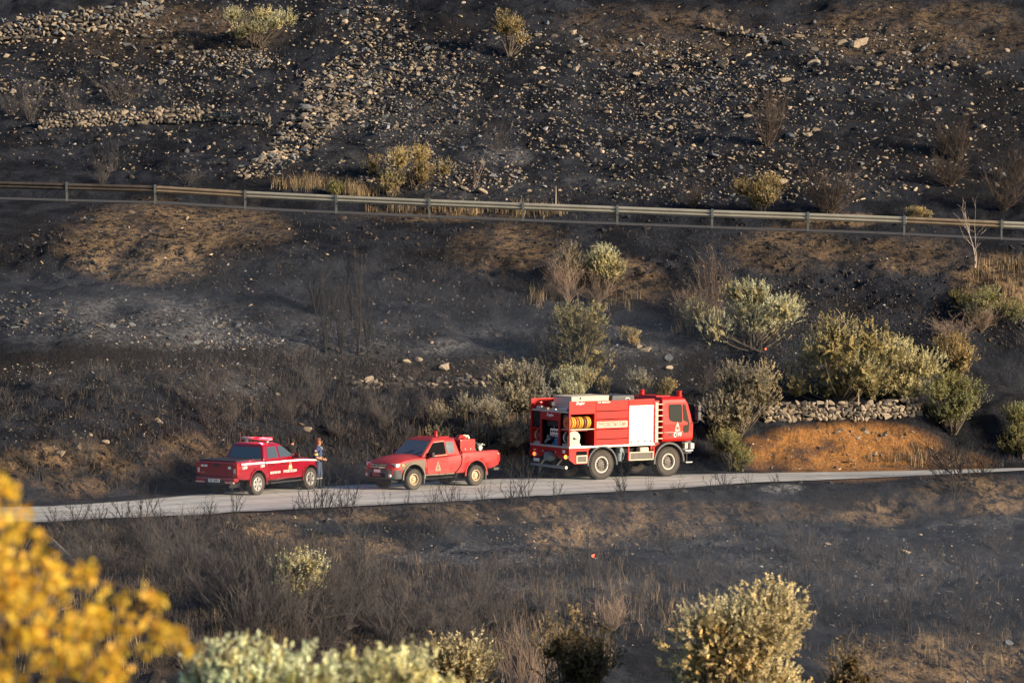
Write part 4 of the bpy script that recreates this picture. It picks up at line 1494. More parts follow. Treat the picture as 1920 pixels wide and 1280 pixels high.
    b.tube([(X(0.15), -0.1, 1.88), (X(0.15), -0.1, 1.98)], 0.025)
    b.build('pump_pipe', M_steel, root)
    bx('equipment_case', M_ink, (X(0.25), X(0.9), -0.48, 0.48, 1.95, 2.18), (X(0.45), X(1.0), -0.50, 0.52, 1.28, 1.55))
    # roof gear
    rb = bx('roof_box', M_cream, (X(0.62), X(2.35), -0.52, 0.62, 2.60, 3.06), bevel=0.015)
    bx('lid', M_cream, (X(0.61), X(2.36), -0.53, 0.63, 3.02, 3.075), parent=rb, bevel=0.01)
    bx('latch', M_ink, (X(1.0), X(1.05), -0.545, -0.52, 2.96, 3.04), parent=rb)
    bx('end_panel', M_alu, (X(0.612), X(0.625), -0.50, 0.60, 2.62, 3.015), parent=rb)
    b = MB()
    b.prism([(X(2.40), -0.60, 2.58), (X(3.55), -0.60, 2.58), (X(3.50), -0.60, 3.06), (X(2.48), -0.60, 3.06)], (0, 1.15, 0))
    b.build('roof_locker', M_rubber, root, bevel=0.04)
    bx('deck_clutter', M_alu, (X(0.08), X(0.36), -0.95, -0.40, 2.565, 2.66), (X(0.10), X(0.2), -0.2, 0.1, 2.565, 2.62), (X(0.06), X(0.2), 0.62, 0.92, 2.565, 2.68), bevel=0.02)
    bx('amber_box', M_tanemb, (X(0.08), X(0.22), 0.30, 0.58, 2.565, 2.65))
    bx('rear_beacon', M_lampred, (X(0.12), X(0.24), 0.74, 0.94, 2.685, 2.84), bevel=0.02)
    b = MB()
    b.box(X(0.10), X(0.26), 0.02, 0.20, 2.72, 2.86)
    b.tube([(X(0.2), 0.1, 2.56), (X(0.2), 0.1, 2.74)], 0.02)
    b.build('work_lamp', M_ink, root, bevel=0.02)
    b = MB()
    b.tube([(X(2.7), -1.1, 2.94), (X(2.72), -1.1, 3.0), (X(2.86), -1.1, 3.0), (X(2.9), -1.1, 2.94)], 0.018)
    b.build('grab_rail', M_letter, root)
    # ladder between body and cab
    ld = MB()
    ld.box(X(4.05), X(4.19), -W + 0.02, -W + 0.07, 1.30, 2.80)
    lo = ld.build('ladder', M_cream, root, bevel=0.01)
    for k in range(7):
        b = MB()
        b.box(X(4.05), X(4.40), -W + 0.0, -W + 0.05, 1.42 + k * 0.215, 1.455 + k * 0.215)
        b.build('rung', M_cream, lo)
    b = MB()
    b.tube([(X(4.39), -W + 0.03, 1.30), (X(4.39), -W + 0.03, 2.80)], 0.02)
    b.build('stile', M_red3_shade, lo)
    bx('gap_wall', M_red3_shade, (X(4.0), X(4.44), -0.98, 0.98, 1.0, 2.85))
    # cab
    x0, x1 = X(4.43), X(5.97)
    b = MB()
    yb, yt = 1.17, 1.10
    V = []
    for (xa, xb_, y, z) in ((x0, x1 - 0.06, 1.13, 1.30), (x0, x1, yb, 1.40), (x0, x1 + 0.02, yb, 1.95), (x0, x1 - 0.22, yt + 0.02, 2.72), (x0 + 0.02, x1 - 0.32, yt - 0.03, 2.90), (x0 + 0.12, x1 - 0.5, yt - 0.2, 2.97)):
        V += [(xa, y, z), (xb_ - 0.10, y, z), (xb_, y - 0.16, z), (xb_, -y + 0.16, z), (xb_ - 0.10, -y, z), (xa, -y, z)]
    F = []
    for i in range(5):
        for k in range(6):
            F.append((i * 6 + k, i * 6 + (k + 1) % 6, (i + 1) * 6 + (k + 1) % 6, (i + 1) * 6 + k))
    F += [(5, 4, 3, 2, 1, 0), tuple(range(30, 36))]
    b.add(V, F)
    cab = b.build('cab', [M_red3, M_inside], root, bevel=0.035, seg=3, angle=50)
    cc = MB()
    cc.lathe([(0, -1.3), (0.70, -1.3), (0.70, -0.7), (0, -0.7)], 36, c=(3.15, 0, 0.56))
    cc.lathe([(0, 0.7), (0.70, 0.7), (0.70, 1.3), (0, 1.3)], 36, c=(3.15, 0, 0.56))
    cm = cc.mesh('cutter', [M_under])
    bm = bmesh.new()
    bm.from_mesh(cm)
    bmesh.ops.remove_doubles(bm, verts=bm.verts, dist=1e-5)
    bmesh.ops.recalc_face_normals(bm, faces=bm.faces)
    bm.to_mesh(cm)
    bm.free()
    cut(cab, link('cutter', cm))

    def cs(x, z, rt=True):
        y = yb if z < 1.95 else yb + (yt + 0.02 - yb) * (z - 1.95) / 0.77
        return (x, -y if rt else y, z)

    for rt in (True, False):
        n = (0, -1 if rt else 1, 0.06)
        f = lambda r, *q: smooth_poly([cs(x, z, rt) for x, z in q], r)
        dr = panel('door', f(0.06, (X(4.62), 1.48), (X(5.86), 1.48), (X(5.86), 1.95), (X(5.60), 2.76), (X(4.62), 2.76)), n, root, M_red3, proud=0.006)
        panel('door_window', f(0.10, (X(4.72), 2.16), (X(4.86), 2.06), (X(5.36), 2.0), (X(5.36), 2.70), (X(4.72), 2.70)), n, dr, M_glass, proud=0.012)
        panel('vent_window', f(0.05, (X(5.40), 1.62), (X(5.66), 1.62), (X(5.70), 1.95), (X(5.53), 2.68), (X(5.40), 2.70)), n, dr, M_glass, proud=0.012)
        s = -1 if rt else 1
        b = MB()
        b.box(X(4.70), X(4.86), *sorted((s * 1.17, s * 1.195)), 1.52, 1.60)
        b.build('handle', M_ink, dr, bevel=0.01)
        b = MB()
        b.box(X(4.5), X(5.40), *sorted((s * 1.172, s * 1.180)), 1.645, 1.665)
        b.build('pin_stripe', M_paleemb, dr)
        b = MB()
        xm = X(5.98)
        b.tube([(X(5.6), s * 1.06, 2.74), (xm, s * 1.28, 2.66), (xm + 0.02, s * 1.30, 2.0), (X(5.7), s * 1.15, 1.95)], 0.016, 6)
        mir = b.build('mirror_arm', M_ink, root)
        b = MB()
        b.box(xm - 0.05, xm + 0.09, *sorted((s * 1.20, s * 1.42)), 2.08, 2.40)
        b.box(xm - 0.05, xm + 0.09, *sorted((s * 1.20, s * 1.42)), 2.43, 2.66)
        b.build('mirror', M_rubber, mir, bevel=0.03)
    flame_emblem(root, on_side(X(5.12), -1.184, 1.69), 0.34, M_paleemb, M_redletter, M_letter)
    text('199', 0.20, root, on_side(X(5.18), -1.184, 1.555), M_letter, width=0.24, depth=0.004)
    b = MB()     # telephone receiver mark
    b.prism([(math.cos(R(a)) * r + 0.05, math.sin(R(a)) * r, 0) for r, rng_ in ((0.085, range(100, 261, 20)), (0.05, range(260, 99, -20))) for a in rng_], (0, 0, 0.004))
    b.box(0.01, 0.07, 0.05, 0.095, 0, 0.004)
    b.box(0.01, 0.07, -0.095, -0.05, 0, 0.004)
    ph = b.build('phone_mark', M_letter, root)
    ph.matrix_local = on_side(X(4.97), -1.184, 1.555)
    panel('windscreen', smooth_poly([(x1 + 0.015 - 0.24 * t, y, 1.98 + 0.74 * t) for t, y in ((0.03, -0.95), (0.03, 0.95), (0.95, 0.9), (0.95, -0.9))], 0.06), (1, 0, 0.3), root, M_glass)
    bx('grille', M_ink, (x1 - 0.05, x1 + 0.03, -0.7, 0.7, 1.42, 1.80), bevel=0.02)
    bp = bx('front_bumper', M_rubber, (x1 - 0.42, x1 + 0.06, -0.92, 0.92, 0.80, 1.28), bevel=0.05)
    for s in (-1, 1):
        bx('headlight', M_lens, (x1 - 0.10, x1 + 0.08, *sorted((s * 0.70, s * 1.05)), 0.98, 1.20), parent=bp, bevel=0.03)
        bx('step', M_alu, (x1 - 0.42, x1 - 0.06, *sorted((s * 0.85, s * 1.14)), 0.92, 0.96), (x1 - 0.40, x1 - 0.10, *sorted((s * 0.9, s * 1.16)), 0.48, 0.51), parent=bp)
        bx('marker_lamp', M_cream, (x1 - 0.44, x1 - 0.30, *sorted((s * 1.0, s * 1.13)), 1.02, 1.22), parent=bp)
        b = MB()
        b.tube([(x1 - 0.25, s * 1.0, 0.5), (x1 - 0.22, s * 0.95, 0.8)], 0.02)
        b.build('step_hanger', M_ink, bp)
    for x, y in ((X(4.75), 0.55), (X(5.55), -0.72)):
        b = MB()
        b.lathe([(0, 0.20), (0.105, 0.20), (0.12, 0.185), (0.12, 0.165), (0.10, 0.16), (0.10, 0.04), (0.12, 0.03), (0.12, -0.03)], 20, c=(x, y, 2.98), axis='z')
        b.build('beacon', M_lampred, root)
    bx('roof_hatch', M_red3, (X(4.55), X(5.2), -0.6, 0.35, 2.96, 3.0), bevel=0.01)
    bx('driver_seat', M_orange, (X(4.74), X(4.84), -0.9, -0.6, 2.2, 2.5))
    return tag(root, 'red four-wheel fire truck with open hose lockers and a white shutter', 'fire truck')


def seat_vehicle(root, px, py, wheelbase, track, near_side, px_front, guess):
    """put the near rear wheel on the road under a photo pixel and turn the vehicle so that its near front wheel lines up"""
    x, y, z = (float(v[0]) for v in hit([px], [py + 3.4]))
    best = None
    for k in np.arange(-30, 30.1, 0.25):
        a = guess + R(k)
        fx, fy = x + wheelbase * math.cos(a), y + wheelbase * math.sin(a)
        u, _ = project(fx, fy, float(H(fx, fy)))
        e = abs(u - px_front)
        if best is None or e < best[0]:
            best = (e, a)
    a = best[1]
    h = Vector((math.cos(a), math.sin(a)))
    left = Vector((-h.y, h.x))
    rc = Vector((x, y)) - left * (near_side * track / 2)       # rear axle centre
    pts = {}
    for nm, f, s in (('rl', 0, 1), ('rr', 0, -1), ('fl', wheelbase, 1), ('fr', wheelbase, -1)):
        q = rc + h * f + left * (s * track / 2)
        pts[nm] = Vector((q.x, q.y, float(ROADZ(q.x, q.y))))
    fwd = ((pts['fl'] + pts['fr']) - (pts['rl'] + pts['rr'])).normalized()
    lf = ((pts['fl'] + pts['rl']) - (pts['fr'] + pts['rr'])).normalized()
    up = fwd.cross(lf).normalized()
    lf = up.cross(fwd)
    org = (pts['rl'] + pts['rr']) / 2
    ctr = (pts['rl'] + pts['rr'] + pts['fl'] + pts['fr']) / 4
    root.matrix_world = Matrix(((fwd.x, lf.x, up.x, org.x), (fwd.y, lf.y, up.y, org.y), (fwd.z, lf.z, up.z, org.z + 0.004), (0, 0, 0, 1)))
    return a


def ROADZ(x, y):
    """height of the lower road's paved sheet"""
    fx = (x - HX[0]) / 0.25
    i = int(fx)
    t = fx - i
    ys = LY[:, i] * (1 - t) + LY[:, i + 1] * t
    zs = LZ[:, i] * (1 - t) + LZ[:, i + 1] * t
    return np.interp(y, ys, zs) + 0.012


pick1 = build_pickup_crimson()
pick2 = build_pickup_faded()
truck = build_fire_truck()
yaw1 = seat_vehicle(pick1, 482, 928, 3.125, 1.75, -1, 581, R(50))
yaw2 = seat_vehicle(pick2, 891, 910, 3.0, 1.68, 1, 775, R(220))
yaw3 = seat_vehicle(truck, 1124, 898.5, 3.15, 2.1, -1, 1249, R(38))
# ------------------------------------------------------------------ guardrail along the upper road
M_galv = mat('galvanised_steel', (0.42, 0.40, 0.33), rough=0.42, metal=0.35, var=0.15, scale=1.2)
M_scorch = mat('scorched_steel', (0.075, 0.062, 0.052), rough=0.65, metal=0.2, var=0.4, scale=1.5)
M_rust = mat('smoked_steel', (0.27, 0.21, 0.145), rough=0.55, metal=0.3, var=0.25, scale=1.5)
M_post = mat('weathered_post', (0.10, 0.115, 0.12), rough=0.6, metal=0.3, var=0.25, scale=3)
post_px = [-205, -40, 124, 290, 459, 630, 805, 981, 1158, 1336, 1516, 1697, 1880, 2064]
gl_x, gl_o = Gl[0], np.argsort(Gl[0])
posts = []
for q in post_px:
    yy = np.interp(q, P, G_d)
    x, _, _ = at(q, 0, yy)
    i = int(round((x - HX[0]) / 0.25))
    posts.append(Vector((float(x), float(LY[IG, i]), float(LZ[IG, i]))))
rail = empty('guardrail', posts[6])
org = posts[6]
tag(rail, 'galvanised steel guardrail along the upper road, scorched dark near both ends', 'guardrail')
prof = [(0.0, 0.0), (-0.02, 0.03), (-0.075, 0.065), (-0.075, 0.105), (-0.02, 0.14), (0.0, 0.155), (-0.02, 0.17), (-0.075, 0.205), (-0.075, 0.245), (-0.02, 0.28), (0.0, 0.31)]
for k in range(len(posts) - 1):
    a, c = posts[k] - org, posts[k + 1] - org
    d = (c - a)
    nrm = Vector((-d.y, d.x, 0)).normalized()        # away from the camera
    b = MB()
    V, F = [], []
    n = len(prof)
    ov = d.normalized() * 0.12
    for j, p in enumerate((a - ov, c + ov)):
        for o_, z in prof:
            V.append(p + nrm * (o_ - 0.06 - (0.004 if j else 0)) + Vector((0, 0, 0.50 + z)))
    for o2 in (0, 2 * n):
        if o2:
            V += [v + nrm * 0.006 for v in V[:2 * n]]
        for j in range(n - 1):
            F.append((o2 + j, o2 + j + 1, o2 + n + j + 1, o2 + n + j))
    b.add(V, F)
    m = M_scorch if k <= 2 else (M_rust if k in (3, 11) else M_galv)
    b.build('beam', m, rail, angle=60, fixn=False)
for p in posts:
    q = p - org
    b = MB()
    b.box(q.x - 0.045, q.x + 0.045, q.y - 0.005, q.y + 0.035, q.z - 0.4, q.z + 0.86)
    b.box(q.x - 0.045, q.x - 0.037, q.y - 0.09, q.y + 0.0, q.z - 0.4, q.z + 0.86)
    b.box(q.x - 0.05, q.x + 0.05, q.y - 0.165, q.y - 0.145, q.z + 0.47, q.z + 0.85)
    b.build('post', M_post, rail)

# ------------------------------------------------------------------ stones
rng = np.random.default_rng(7)
M_stone = mat('weathered_stone', (0.30, 0.245, 0.18), rough=0.9, var=0.45, scale=5, bump=0.5, bscale=14)
M_stone2 = mat('sooty_stone', (0.11, 0.095, 0.08), rough=0.92, var=0.35, scale=5, bump=0.5, bscale=14)
M_stone3 = mat('grey_stone', (0.13, 0.143, 0.157), rough=0.9, var=0.3, scale=5, bump=0.5, bscale=14)
M_stoneT = mat('mixed_stone', (1, 1, 1), rough=0.92, var=0.25, scale=3, attr='tint')


def stone_shape(seed, subdiv=1):
    """an angular broken stone: an icosphere cut by random planes"""
    r = random.Random(seed)
    bm = bmesh.new()
    bmesh.ops.create_icosphere(bm, subdivisions=subdiv + 1, radius=1.0)
    planes = [(Vector((r.gauss(0, 1), r.gauss(0, 1), r.gauss(0, 1))).normalized(), r.uniform(0.32, 0.62)) for _ in range(7)]
    for v in bm.verts:
        for n, d in planes:
            e = v.co.dot(n) - d
            if e > 0:
                v.co -= n * e
        v.co *= r.uniform(0.96, 1.02)
    bmesh.ops.remove_doubles(bm, verts=bm.verts, dist=0.34 if subdiv == 0 else 0.18)
    bmesh.ops.triangulate(bm, faces=bm.faces)
    bmesh.ops.recalc_face_normals(bm, faces=bm.faces)
    V = np.array([v.co[:] for v in bm.verts])
    F = np.array([[v.index for v in f.verts] for f in bm.faces])
    bm.free()
    V -= V.mean(0)
    V /= np.abs(V).max()
    return V, F


SHAPES = [stone_shape(100 + k, 1) for k in range(10)]
SMALL = [stone_shape(300 + k, 0) for k in range(8)]
STONE_ME = {}
for mi, m in enumerate((M_stone, M_stone2, M_stone3)):
    for k, (V, F) in enumerate(SHAPES):
        STONE_ME[(mi, k)] = np_mesh('stone', V, F, [m], False)


def stone_obj(name, p, size, mi, parent=None, rz=None, flatness=(0.4, 0.8), r=random):
    o = link(name, STONE_ME[(mi, r.randrange(len(SHAPES)))], parent)
    o.location = p
    o.rotation_euler = (r.uniform(-0.3, 0.3), r.uniform(-0.3, 0.3), r.uniform(0, 6.28) if rz is None else rz + r.uniform(-0.2, 0.2))
    s = size / 2
    o.scale = (s * r.uniform(1.0, 1.5), s * r.uniform(0.7, 1.1), s * r.uniform(*flatness))
    return o


def stone_field(name, px, py, size_px, cols, label, flat_=(0.4, 0.8), sink=0.25, seed=1):
    """very many small stones as one piece of real geometry"""
    r = np.random.default_rng(seed)
    x, y, z = scatter(px, py)
    v = loft_v(x, y)
    keep = ~(((v > IF - 0.15) & (v < IK + 0.25)) | ((v > IG - 0.5) & (v < IG + 1.05)))
    x, y, z, size_px, cols = x[keep], y[keep], z[keep], size_px[keep], cols[keep]
    n = len(x)
    s = size_px * y / FPX / 2
    Vs, Fs, Ts = [], [], []
    off = 0
    kind = r.integers(0, len(SMALL), n)
    for k, (V, F) in enumerate(SMALL):
        i = np.where(kind == k)[0]
        if not len(i):
            continue
        a, t1, t2 = r.uniform(0, 6.28, len(i)), r.normal(0, 0.3, len(i)), r.normal(0, 0.3, len(i))
        sc = np.stack([s[i] * r.uniform(0.9, 1.5, len(i)), s[i] * r.uniform(0.7, 1.1, len(i)), s[i] * r.uniform(*flat_, len(i))], 1)
        q = V[None] * sc[:, None]
        ca, sa = np.cos(a)[:, None], np.sin(a)[:, None]
        qx, qy, qz = q[..., 0] * ca - q[..., 1] * sa, q[..., 0] * sa + q[..., 1] * ca, q[..., 2]
        qz = qz + qx * t1[:, None] + qy * t2[:, None]
        zo = (s[i] * flat_[0] * (1 - sink * 2))[:, None]
        Vs.append(np.stack([qx + x[i][:, None], qy + y[i][:, None], qz + z[i][:, None] + zo * 0.5], -1).reshape(-1, 3))
        Fs.append((F[None] + (np.arange(len(i)) * len(V))[:, None, None] + off).reshape(-1, 3))
        Ts.append(np.repeat(cols[i], len(V), 0))
        off += len(i) * len(V)
    o = link(name, np_mesh(name, np.concatenate(Vs), np.concatenate(Fs), [M_stoneT], False, {'tint': np.concatenate(Ts)}))
    return tag(o, label, kind='stuff')


def in_patches(n, lst, r):
    """random photo pixels inside weighted elliptical patches (cx, cy, rx, ry, weight, angle)"""
    w = np.array([q[4] for q in lst], float)
    k = r.choice(len(lst), n, p=w / w.sum())
    a, rad = r.uniform(0, 6.28, n), np.sqrt(r.uniform(0, 1, n))
    L = np.array([q[:4] + (q[5] if len(q) > 5 else 0,) for q in lst])[k]
    u, w_ = rad * np.cos(a) * L[:, 2], rad * np.sin(a) * L[:, 3]
    t = np.radians(L[:, 4])
    return L[:, 0] + u * np.cos(t) - w_ * np.sin(t), L[:, 1] + u * np.sin(t) + w_ * np.cos(t)


def stone_cols(n, r, warm=0.5):
    base = np.where(r.uniform(0, 1, n)[:, None] < warm, np.array([[0.36, 0.285, 0.20]]), np.array([[0.21, 0.21, 0.215]]))
    return base * np.clip(r.lognormal(-0.45, 0.55, n), 0.12, 1.4)[:, None]


UP = [(960, 160, 1150, 200, 5), (1000, 170, 420, 120, 9), (760, 170, 150, 90, 4), (1550, 190, 420, 150, 7), (1250, 210, 300, 110, 4), (1500, 120, 300, 70, 2.5), (130, 130, 260, 110, 5), (420, 150, 160, 60, 2),
      (400, 270, 460, 60, 2), (1250, 330, 700, 50, 3), (440, 110, 90, 22, 1.5), (830, 330, 160, 30, 1.5), (1400, 350, 300, 40, 2), (500, 40, 300, 50, 2)]
n = 15500
px, py = in_patches(n, UP, rng)
ok = (py < 388) & (px > -230) & (px < 2150)
px, py = px[ok], py[ok]
sz = np.clip(rng.lognormal(1.4, 0.5, len(px)), 1.8, 14)
stone_field('loose_stones', px, py, sz, stone_cols(len(px), rng, 0.6), 'small pale stones scattered over the burnt slope above the guardrail', seed=2)
BAND = [(720, 110, 95, 60, 3, 0), (640, 170, 75, 55, 4, 0), (590, 225, 75, 30, 3, -20), (560, 270, 80, 24, 2, -25), (500, 310, 60, 20, 1.5, -20), (690, 45, 70, 40, 1, 0)]
px, py = in_patches(1500, BAND, rng)
stone_field('rubble_stones', px, py, np.clip(rng.lognormal(1.85, 0.4, len(px)), 3, 16), stone_cols(len(px), rng, 0.75),
            'mass of small rubble in the tumbled wall running down the upper slope', seed=3)
MIDP = [(330, 620, 190, 40, 5), (60, 590, 110, 45, 4), (430, 640, 110, 16, 3), (430, 720, 90, 45, 3), (250, 700, 260, 30, 2), (620, 650, 160, 60, 2), (850, 620, 420, 60, 3),
        (960, 500, 900, 90, 3), (300, 480, 320, 90, 3), (1600, 590, 330, 60, 3), (850, 700, 250, 26, 2), (1300, 690, 220, 40, 2), (220, 800, 260, 60, 2), (1580, 850, 190, 45, 2.4), (1440, 690, 120, 30, 1)]
px, py = in_patches(5200, MIDP, rng)
stone_field('terrace_stones', px, py, np.clip(rng.lognormal(1.0, 0.5, len(px)), 1.4, 10), stone_cols(len(px), rng, 0.3),
            'small grey stones littering the burnt terraces between the two roads', seed=4)
LOWP = [(960, 1000, 1000, 40, 4), (960, 1100, 1050, 120, 4), (1060, 1015, 120, 30, 1.5), (1700, 1080, 300, 80, 2), (900, 1048, 250, 14, 1.5), (1750, 1230, 240, 50, 1.5)]
px, py = in_patches(3000, LOWP, rng)
ok = (py < 1310) & (py > 940)
px, py = px[ok], py[ok]
stone_field('verge_stones', px, py, np.clip(rng.lognormal(0.9, 0.5, len(px)), 1.3, 9), stone_cols(len(px), rng, 0.5),
            'small stones strewn over the burnt bank below the lower road', seed=5)
# black crumbs along the road's near edge
px = rng.uniform(60, 1930, 260)
py = np.interp(px, P, F_y) + rng.normal(5, 4, 260)
x, y, z = scatter(px, py)
stone_field('charred_clods', px, py, np.clip(rng.lognormal(1.7, 0.5, 260), 3, 16), np.full((260, 3), 0.02) * rng.uniform(0.6, 1.6, 260)[:, None],
            'black charred clods along the near edge of the lower road', seed=6)

CLOD = [(960, 480, 1000, 90, 5), (960, 620, 900, 60, 3), (400, 820, 420, 80, 3), (1600, 600, 330, 90, 3), (960, 1000, 1000, 40, 3), (1300, 1090, 700, 90, 3), (500, 1150, 520, 120, 3), (960, 200, 1050, 190, 4), (280, 450, 190, 80, 2)]
px, py = in_patches(9000, CLOD, rng)
ok = (py < 1310)
px, py = px[ok], py[ok]
cc_ = np.array([(0.016, 0.016, 0.020), (0.03, 0.026, 0.025), (0.06, 0.045, 0.034), (0.10, 0.072, 0.05)])[rng.choice(4, len(px), p=[0.5, 0.25, 0.15, 0.1])]
stone_field('burnt_clods', px, py, np.clip(rng.lognormal(1.5, 0.45, len(px)), 2, 14), cc_, 'burnt earth clods and charred tussock stumps all over the hillside', flat_=(0.5, 1.0), seed=8)

# bigger stones one can point to
rr = random.Random(11)


def rocks(lst_or_n, patches, smin, smax, mi_w, label, group, cat='rock', name='rock'):
    r2 = np.random.default_rng(rr.randrange(10 ** 6))
    px, py = in_patches(lst_or_n, patches, r2) if isinstance(lst_or_n, int) else (np.array([q[0] for q in lst_or_n], float), np.array([q[1] for q in lst_or_n], float))
    sz = r2.uniform(smin, smax, len(px)) if isinstance(lst_or_n, int) else np.array([q[2] for q in lst_or_n], float)
    x, y, z = hit(px, py)
    v = loft_v(x, y)
    for i in range(len(px)):
        if (IF - 0.2 < v[i] < IK + 0.3) or (IG - 0.6 < v[i] < IG + 1.1):
            continue
        s = sz[i] * y[i] / FPX
        o = stone_obj(name, (x[i], y[i], z[i] + s * 0.05), s, rr.choices((0, 1, 2), mi_w)[0], r=rr)
        tag(o, label, cat, group)


UPR = [(1000, 170, 380, 130, 4), (1560, 190, 360, 140, 4), (200, 130, 250, 100, 2), (1500, 120, 250, 60, 2), (800, 330, 200, 30, 1)]
rocks(150, UPR, 9, 19, (5, 4, 3), 'angular pale rock lying loose on the burnt slope above the guardrail', 'loose rocks on the upper slope')
rocks([(1580, 82, 24), (1612, 84, 44), (1497, 70, 24), (1476, 82, 32), (1525, 120, 26), (1645, 122, 26), (1790, 122, 20), (1355, 120, 26), (1470, 152, 26), (1757, 208, 20), (1528, 244, 18)], None, 0, 0, (1, 0, 0),
      'large pale boulder on the dark slope, bigger than the stones round it', 'boulders on the upper slope', 'boulder', 'boulder')
rocks([(905, 361, 28), (1467, 342, 28), (872, 355, 16), (948, 358, 14), (993, 359, 12), (1050, 358, 12)], None, 0, 0, (1, 0, 0),
      'rounded tan rock on the ground just behind the guardrail', 'rocks behind the guardrail')
rocks([(762, 680, 22), (783, 674, 16), (833, 688, 30), (1210, 658, 24), (1196, 650, 16), (1255, 672, 22), (940, 660, 14), (300, 792, 16), (197, 830, 24), (145, 838, 26), (113, 850, 24), (167, 815, 16), (296, 790, 18),
       (1530, 690, 30), (1560, 688, 18), (520, 740, 12), (42, 720, 12), (577, 806, 20), (1255, 690, 18)], None, 0, 0, (5, 2, 3), 'single tan stone standing out on the burnt terrace bank', 'stones on the terrace banks')
rocks(70, [(330, 622, 160, 34, 4), (50, 585, 80, 40, 4), (420, 640, 100, 10, 2)], 7, 18, (0, 4, 6), 'grey slab of rock in the rubble heap beneath the scorched bank', 'slabs in the grey rubble heap')
rocks(34, [(1580, 812, 140, 14, 3), (1620, 815, 60, 14, 2), (1560, 850, 150, 25, 1)], 5, 13, (7, 2, 0), 'stone fallen from the dry stone wall onto the ochre road bank', 'fallen stones on the ochre bank')
rocks([(1552, 1020, 18), (1700, 1035, 20), (1690, 1012, 14), (1730, 1030, 12), (1530, 1052, 14), (1770, 1040, 12), (1870, 1130, 14), (1780, 1110, 16), (1890, 1205, 22), (1850, 1225, 18), (1660, 1127, 12), (180, 1060, 12)],
      None, 0, 0, (4, 4, 2), 'sooty stone on the burnt ground below the lower road', 'stones below the lower road')

# ------------------------------------------------------------------ dry-stone walls: every larger stone a part
def stone_wall(name, label, path, courses, stone_px, mi_w, gap=0.05, ragged=0.25, lean=0.35, seed=1, jitter=0.28, fill=0.62):
    """path = photo pixels along the wall foot; stones stacked up and back into the slope"""
    r = random.Random(seed)
    pxs = np.array([p[0] for p in path], float)
    pys = np.array([p[1] for p in path], float)
    hx, hy, hz = hit(pxs, pys)
    root = empty(name, (float(hx[0]), float(hy[0]), float(hz[0])))
    tag(root, label, 'stone wall')
    base = Vector(root.location)
    seg = [Vector((hx[i], hy[i], hz[i])) for i in range(len(hx))]
    tot = sum((seg[i + 1] - seg[i]).length for i in range(len(seg) - 1))
    ssz = stone_px * seg[0].y / FPX
    cnt = 0
    for c in range(courses):
        d = r.uniform(0, ssz)
        while d < tot:
            w = ssz * min(2.3, max(0.5, r.lognormvariate(0.0, 0.4)))
            hgt = ssz * r.uniform(0.6, 1.15)
            q, i = d + w / 2, 0
            while i < len(seg) - 2 and q > (seg[i + 1] - seg[i]).length:
                q -= (seg[i + 1] - seg[i]).length
                i += 1
            l = (seg[i + 1] - seg[i]).length
            p = seg[i].lerp(seg[i + 1], min(1, q / l))
            t = seg[i + 1] - seg[i]
            if not (c >= courses - 2 and r.random() < ragged) and cnt < 290:
                zc = p.z + (c + 0.35) * ssz * 0.62 + r.uniform(-jitter, jitter) * ssz
                pos = Vector((p.x, p.y + c * ssz * lean + r.uniform(-jitter, jitter) * ssz, zc))
                o = link('stone', STONE_ME[(r.choices((0, 1, 2), mi_w)[0], r.randrange(len(SHAPES)))], root)
                o.location = pos - base
                o.rotation_euler = (r.uniform(-0.2, 0.2), r.uniform(-0.25, 0.25), math.atan2(t.y, t.x) + r.uniform(-0.3, 0.3) + r.choice((0, math.pi)))
                k_ = r.uniform(0.75, 1.2)
                o.scale = (w * fill * k_, ssz * 0.6, hgt * fill * 0.86 * k_)
                cnt += 1
            d += w * (1 + gap)
    return root


stone_wall('stone_wall', 'dry stone wall of rounded tan stones on top of the ochre road bank', [(1425, 792), (1500, 788), (1580, 786), (1650, 786), (1725, 778)], 6, 9.5, (6, 4, 0), seed=2, ragged=0.2, jitter=0.14, fill=0.72, gap=0.0, lean=0.2)
stone_wall('stone_wall', 'long low dry stone wall across the dark upper slope above the guardrail', [(70, 242), (150, 238), (260, 232), (380, 228), (470, 232), (505, 240)], 6, 8, (4, 5, 1), seed=3, lean=0.3, fill=0.68, gap=0.0)
stone_wall('stone_wall', 'half buried dry stone wall in the dark terrace bank behind the faded pickup', [(655, 728), (720, 728), (790, 728), (860, 726), (955, 724)], 4, 9, (2, 6, 1), seed=4, gap=0.25, ragged=0.5, lean=0.2, fill=0.68)
stone_wall('stone_wall', 'tumbled dry stone wall high on the slope with wide collapsed courses', [(-40, 92), (60, 72), (150, 62), (250, 50), (300, 30)], 9, 9, (4, 5, 2), seed=5, lean=0.7, ragged=0.4, fill=0.66)
stone_wall('stone_wall', 'short broken row of stones beside the boulders on the upper slope', [(1310, 62), (1345, 60), (1380, 66), (1425, 72)], 3, 9, (6, 2, 1), seed=6, lean=0.5, ragged=0.5)

# the collapsed wall that runs down the slope: its larger stones
r3 = np.random.default_rng(31)
px, py = in_patches(285, BAND, r3)
x, y, z = hit(px, py)
cw = empty('collapsed_stone_wall', (float(x[0]), float(y[0]), float(z[0])))
tag(cw, 'collapsed stone wall spilling down the upper slope as a broad band of rubble', 'stone wall')
for i in range(len(px)):
    s = min(22, 9.5 * r3.lognormal(0, 0.35)) * y[i] / FPX
    o = stone_obj('stone', (x[i] - x[0], y[i] - y[0], z[i] - z[0] + s * 0.2), s, rr.choices((0, 1, 2), (4, 4, 3))[0], parent=cw, r=rr)

